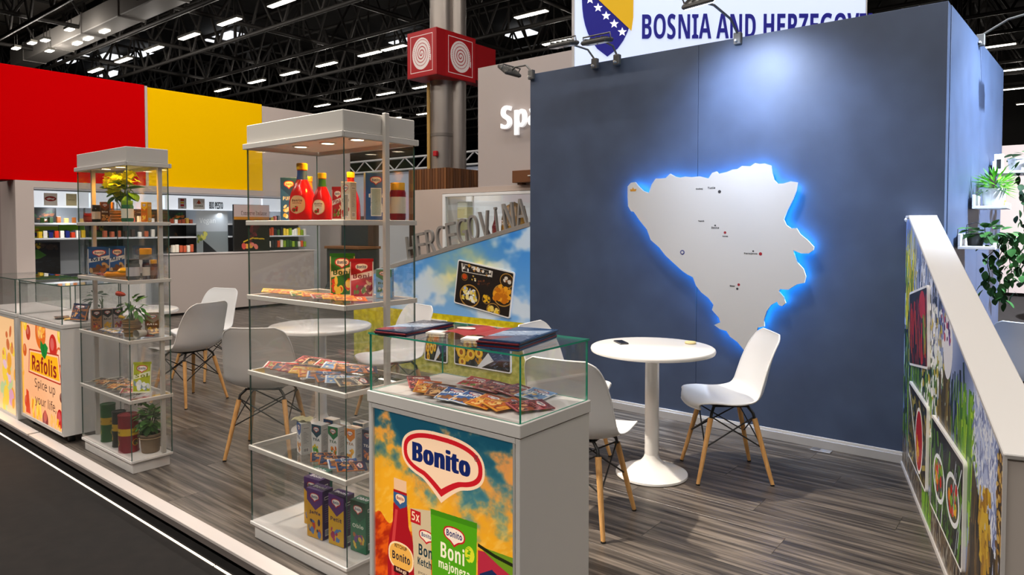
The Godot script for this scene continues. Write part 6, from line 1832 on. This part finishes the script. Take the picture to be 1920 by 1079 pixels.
func stems(t: Node3D, count: int, from: Vector3, c: Vector3, spread: Vector3, r: float, col: String) -> void:
	for k in count:
		var e := c + Vector3(rng.randf_range(-1, 1), rng.randf_range(-0.4, 0.8), rng.randf_range(-1, 1)) * spread
		part(t, "stem", M.new().tube([from + Vector3(rng.randf_range(-0.01, 0.01), 0, rng.randf_range(-0.01, 0.01)), from.lerp(e, 0.5) + Vector3(0, 0.02, 0), e], r, 5).mesh(), mat("stem " + col, col, 0.6))

func vine(t: Node3D, from: Vector3, count: int, drop: float, wide: float, cols: Array, l: float) -> void:
	for s in 4:
		var x := (s - 1.5) * wide * 0.4
		var len: float = drop * [0.85, 1.0, 0.92, 0.7][s]
		var pts := [from]
		for k in 6:
			pts.append(from + Vector3(x * minf(1.0, k / 2.0) + 0.01 * sin(k * 2.0 + s), 0.03 - len * (k + 0.5) / 6.0 if k > 0 else 0.02, 0.02 * cos(s * 2.0)))
		part(t, "vine", M.new().tube(pts, 0.0025, 5).mesh(), mat("stem dark", "2a3a1e", 0.6))
		for k in count / 4:
			var b := (k + 0.5) / (count / 4)
			var p := from + Vector3(x + rng.randf_range(-0.3, 0.3) * wide, 0.03 - len * b, rng.randf_range(-0.3, 0.3) * wide)
			var col: String = cols[k % cols.size()]
			var o := part(t, "leaf", leaf_mesh("round", l, l * 0.72, 0.3), leaf_mat(col, col), p)
			o.basis = Basis.from_euler(Vector3(rng.randf_range(-1.3, -0.3), rng.randf() * TAU, rng.randf_range(-0.4, 0.4))).scaled(Vector3.ONE * rng.randf_range(0.7, 1.15))

func blossom_mesh() -> ArrayMesh:
	if not meshes.has("blossom"):
		var m := M.new()
		for k in 5:
			var g := TAU * k / 5
			var d := Vector3(cos(g), 0.25, sin(g))
			var e := Vector3(-sin(g), 0, cos(g))
			m.facing([Vector3(0, 0, 0), d * 0.008 + e * 0.006, d * 0.015, d * 0.008 - e * 0.006], Vector3.UP)
		m.facing([Vector3(0.003, 0.003, 0), Vector3(0, 0.003, 0.003), Vector3(-0.003, 0.003, 0), Vector3(0, 0.003, -0.003)], Vector3.UP)
		meshes.blossom = m.mesh()
	return meshes.blossom

func plants() -> void:
	# yellow flowering plant on the top shelf of the small showcase
	bound = Rect2(-4.86, -1.868, 0.69, 0.2)
	var t := thing("flowering_plant", "yellow flowering plant in a wicker basket on the top shelf", "plant", Vector3(-4.50, 1.4565, -1.765))
	part(t, "basket", M.new().lathe([Vector2(0, 0), Vector2(0.05, 0), Vector2(0.062, 0.02), Vector2(0.066, 0.06), Vector2(0.07, 0.064), Vector2(0.07, 0.07), Vector2(0.06, 0.07), Vector2(0.056, 0.05), Vector2(0, 0.05)], 22).mesh(), mat("wicker", "b87a2e", 0.7))
	for k in 3:
		part(t, "wicker_band", M.new().lathe([Vector2(0.061 + k * 0.002, 0.012 + k * 0.018), Vector2(0.067 + k * 0.002, 0.018 + k * 0.018), Vector2(0.062 + k * 0.002, 0.024 + k * 0.018)], 22).mesh(), mat("wicker dark", "94601e", 0.7))
	part(t, "handle_strap", M.new().tube([Vector3(-0.066, 0.06, 0.02), Vector3(-0.085, 0.05, 0.03), Vector3(-0.07, 0.02, 0.05), Vector3(-0.045, 0.004, 0.06)], 0.004, 6).mesh(), mat("strap orange", "e0851e", 0.5))
	stems(t, 9, Vector3(0, 0.055, 0), Vector3(0.01, 0.2, 0), Vector3(0.09, 0.06, 0.05), 0.003, "5a7a2a")
	leaves(t, 26, Vector3(-0.01, 0.185, 0), Vector3(0.14, 0.05, 0.03), 0.075, 0.056, ["38641f", "467a26", "5a8426", "2a5020"])
	leaves(t, 9, Vector3(0.06, 0.22, 0), Vector3(0.08, 0.05, 0.025), 0.07, 0.042, ["6a8a1e", "a8b41e"])
	for k in 95:
		var c: Vector3 = [Vector3(-0.115, 0.26, 0.0), Vector3(-0.02, 0.235, 0.02), Vector3(0.09, 0.27, 0.0), Vector3(0.04, 0.26, -0.02), Vector3(-0.05, 0.2, 0.03)][k % 5]
		var p := c + Vector3(rng.randf_range(-0.05, 0.05), rng.randf_range(-0.035, 0.035), rng.randf_range(-0.035, 0.035))
		var o := part(t, "blossom", blossom_mesh(), leaf_mat("petal", ["d8de1c", "ccd418", "e4e63c"][k % 3]) if k % 3 == 0 else leaf_mat("petal %d" % (k % 3), ["d8de1c", "ccd418", "e4e63c"][k % 3]), p)
		o.basis = Basis.from_euler(Vector3(rng.randf_range(-0.2, 1.4), rng.randf() * TAU, 0)).scaled(Vector3.ONE * 1.75)
	# pepper plant
	t = thing("pepper_plant", "small pepper plant with a red pepper in a ribbed brown pot", "plant", Vector3(-4.315, 0.7765, -1.735))
	pot(t, 0.052, 0.1, "a07a44")
	for y in [0.03, 0.055, 0.08]:
		part(t, "rib", M.new().lathe([Vector2(0.046 + y * 0.06, y - 0.006), Vector2(0.052 + y * 0.05, y), Vector2(0.047 + y * 0.06, y + 0.006)], 22).mesh(), mat("pot rib", "8a6434", 0.6))
	stems(t, 6, Vector3(0, 0.09, 0), Vector3(0.02, 0.2, 0), Vector3(0.07, 0.05, 0.035), 0.0025, "4a6a24")
	leaves(t, 34, Vector3(0.015, 0.175, 0), Vector3(0.085, 0.06, 0.035), 0.06, 0.024, ["3a7030", "5a9038", "6fa83c", "2f5a26"], "long", 0.35)
	for d in [[Vector3(-0.03, 0.245, 0.02), "c83a16", 1.2], [Vector3(0.02, 0.115, 0.045), "d8a81a", 0.8]]:
		part(t, "pepper", M.new().lathe([Vector2(0.0, 0.0), Vector2(0.009, 0.015), Vector2(0.013, 0.04), Vector2(0.012, 0.058), Vector2(0, 0.064)], 12).mesh(), mat("pepper " + d[1], d[1], 0.25), d[0], Vector3(0.2, 0.3, 1.45), Vector3.ONE * d[2])
	# leafy plant on the base
	t = thing("leafy_plant", "bushy dark green plant in a wrapped brown pot beside the red tin", "plant", Vector3(-4.248, 0.0815, -1.80))
	pot(t, 0.06, 0.112, "7a6650")
	part(t, "wrap_cord", M.new().lathe([Vector2(0.0625, 0.085), Vector2(0.0645, 0.088), Vector2(0.0625, 0.091)], 22).mesh(), mat("cord", "a08a68", 0.7))
	stems(t, 10, Vector3(0, 0.1, 0), Vector3(-0.01, 0.22, 0), Vector3(0.05, 0.06, 0.04), 0.003, "3a5a24")
	bound = Rect2(-4.298, -1.868, 0.115, 0.2)
	leaves(t, 100, Vector3(-0.005, 0.195, 0.0), Vector3(0.06, 0.07, 0.05), 0.058, 0.042, ["38602a", "487a30", "2a4a20", "5a8a3a"])
	bound = Rect2(-4.84, -1.868, 0.66, 0.2)
	leaves(t, 22, Vector3(-0.2, 0.296, -0.01), Vector3(0.13, 0.012, 0.03), 0.045, 0.03, ["1a2c16", "22381a"])
	# plant in the spice counter's case
	bound = Rect2(-5.885, -1.95, 0.815, 0.335)
	t = thing("case_plant", "small dark plant in a brown pot inside the spice counter case", "plant", Vector3(-5.17, 0.7915, -1.885))
	pot(t, 0.042, 0.07, "6a5238")
	stems(t, 6, Vector3(0, 0.06, 0), Vector3(0, 0.13, 0.02), Vector3(0.05, 0.03, 0.03), 0.0025, "3a5a2a")
	leaves(t, 26, Vector3(-0.03, 0.145, 0.03), Vector3(0.06, 0.045, 0.04), 0.04, 0.026, ["2c4434", "3a5a44", "22362a"], "long")
	bound = Rect2()
	# plant shelves on the side of the blue room
	var shelf := [[-4.95, 1.31, "lowest white shelf on the side wall, with a trailing ivy"], [-5.43, 1.565, "middle white shelf on the side wall, with white grass pots"], [-6.3, 1.845, "highest white shelf on the side wall, with a hanging plant"]]
	for s in shelf:
		var x: float = -0.554 + (-4.66 - s[0] + 0.35) / 2.35 * 0.119 + 0.005
		var o := thing("wall_shelf", s[2], "wall shelf", Vector3(x, s[1], s[0]), 0.0, "white plant shelves")
		part(o, "board", bx(Vector3(0.0, -0.018, -0.4), Vector3(0.19, 0, 0), 0.002), mat("shelf white", "e2e4e6", 0.35))
		part(o, "back_rail", bx(Vector3(0.0, 0.001, -0.4), Vector3(0.016, 0.075, 0), 0.002), mat("shelf white", "e2e4e6", 0.35))
		part(o, "front_lip", bx(Vector3(0.175, 0.001, -0.4), Vector3(0.19, 0.022, -0.02), 0.002), mat("shelf white", "e2e4e6", 0.35))
	t = thing("trailing_ivy", "trailing ivy in a black pot hanging down from the lowest shelf", "plant", Vector3(-0.44, 1.3105, -5.1))
	pot(t, 0.05, 0.075, "1c1c1c")
	part(t, "wire_handle", M.new().tube([Vector3(-0.05, 0.07, 0), Vector3(-0.045, 0.13, 0), Vector3(0.0, 0.145, 0), Vector3(0.045, 0.13, 0), Vector3(0.05, 0.07, 0)], 0.0025, 5).mesh(), mat("black steel", "161616"))
	leaves(t, 56, Vector3(0.06, 0.085, 0), Vector3(0.13, 0.05, 0.09), 0.058, 0.042, ["24481e", "2f5a28", "3d6a30"])
	vine(t, Vector3(0.15, 0.06, 0.02), 120, 0.44, 0.13, ["22441e", "2c5626", "1a3618"], 0.058)
	for d in [[-0.385, -5.55, 0.068, 0.115, "white pot with bright green grass on the middle shelf, nearer one"], [-0.385, -5.79, 0.06, 0.105, "white pot with bright green grass on the middle shelf, farther one"]]:
		t = thing("grass_pot", d[4], "plant", Vector3(d[0], 1.5655, d[1]), 0.0, "white grass pots")
		pot(t, d[2], d[3], "e0e4e6")
		leaves(t, 80, Vector3(0.0, d[3] + 0.04, 0), Vector3(0.06, 0.055, 0.06), 0.09, 0.014, ["3f8a1c", "5aa828", "2f6a16", "78bc34"], "long", -0.2)
	var tag := thing("plant_tag", "blue and yellow tag between the white grass pots", "tag", Vector3(-0.335, 1.5655, -5.65))
	part(tag, "stake", bx(Vector3(-0.004, 0, -0.001), Vector3(0.004, 0.11, 0.001)), mat("tag blue", "2a3a7a", 0.4))
	part(tag, "card", bx(Vector3(-0.014, 0.0, 0.0015), Vector3(0.014, 0.04, 0.003)), mat("tag yellow", "d8d45a", 0.4))
	t = thing("hanging_plant", "large hanging plant with long dark vines at the right edge", "plant", Vector3(-0.30, 1.8455, -6.45))
	pot(t, 0.065, 0.1, "c9c6cc")
	leaves(t, 60, Vector3(0.14, 0.1, 0), Vector3(0.2, 0.08, 0.14), 0.07, 0.052, ["2a4a26", "3a6034", "4a7040", "1c361c"])
	vine(t, Vector3(0.17, 0.07, 0.05), 130, 0.8, 0.2, ["1e361c", "2a4a24", "16281a"], 0.06)
	t = thing("picture_stand", "small white stand with a black window on the highest shelf", "stand", Vector3(-0.41, 1.8455, -6.34))
	part(t, "board", bx(Vector3(-0.03, 0, -0.01), Vector3(0.03, 0.13, 0.01), 0.002), mat("shelf white", "e2e4e6", 0.35))
	part(t, "window", bx(Vector3(-0.014, 0.02, 0.0105), Vector3(0.014, 0.09, 0.012)), mat("black steel", "161616"))

func small_things() -> void:
	var ph := thing("phone", "small dark phone on the table before the map", "phone", Vector3(-2.04, 0.7405, -3.545), 0.9)
	part(ph, "body", cbox(0.055, 0.008, 0.11, 0.003), mat("phone black", "2a2a2c", 0.3))
	part(ph, "screen", cbox(0.05, 0.0006, 0.1), mat("phone glass", "101014", 0.08), Vector3(0, 0.0081, 0))
	var bi := thing("biscuit", "small beige biscuit near the right rim of the table", "biscuit", Vector3(-1.71, 0.7405, -3.78))
	part(bi, "body", M.new().lathe([Vector2(0, 0), Vector2(0.03, 0.0), Vector2(0.034, 0.006), Vector2(0.03, 0.012), Vector2(0, 0.014)], 18).mesh(), mat("biscuit", "b9a878", 0.8))
	var cl := thing("cable_socket", "grey floor socket at the foot of the blue wall", "socket", Vector3(-1.19, 0, -4.60))
	part(cl, "plate", cbox(0.12, 0.006, 0.06, 0.002), mat("socket grey", "8a8a8c", 0.4))
	part(cl, "flap", cbox(0.05, 0.002, 0.04, 0.0005), mat("socket dark", "5a5a5e", 0.4), Vector3(-0.03, 0.0062, 0))
	var kn := thing("wall_hook", "small white knob at the top of the low printed wall", "hook", Vector3(-0.735, 1.47, -4.63))
	part(kn, "ball", M.new().lathe([Vector2(0, -0.018), Vector2(0.014, -0.01), Vector2(0.018, 0.0), Vector2(0.014, 0.01), Vector2(0, 0.018)], 14).mesh(), mat("shelf white", "e2e4e6", 0.35))
	part(kn, "screw", M.new().tube([Vector3(0, 0, 0), Vector3(0.01, 0, -0.03)], 0.005, 8).mesh(), mat("aluminium", "b9b6b0"))
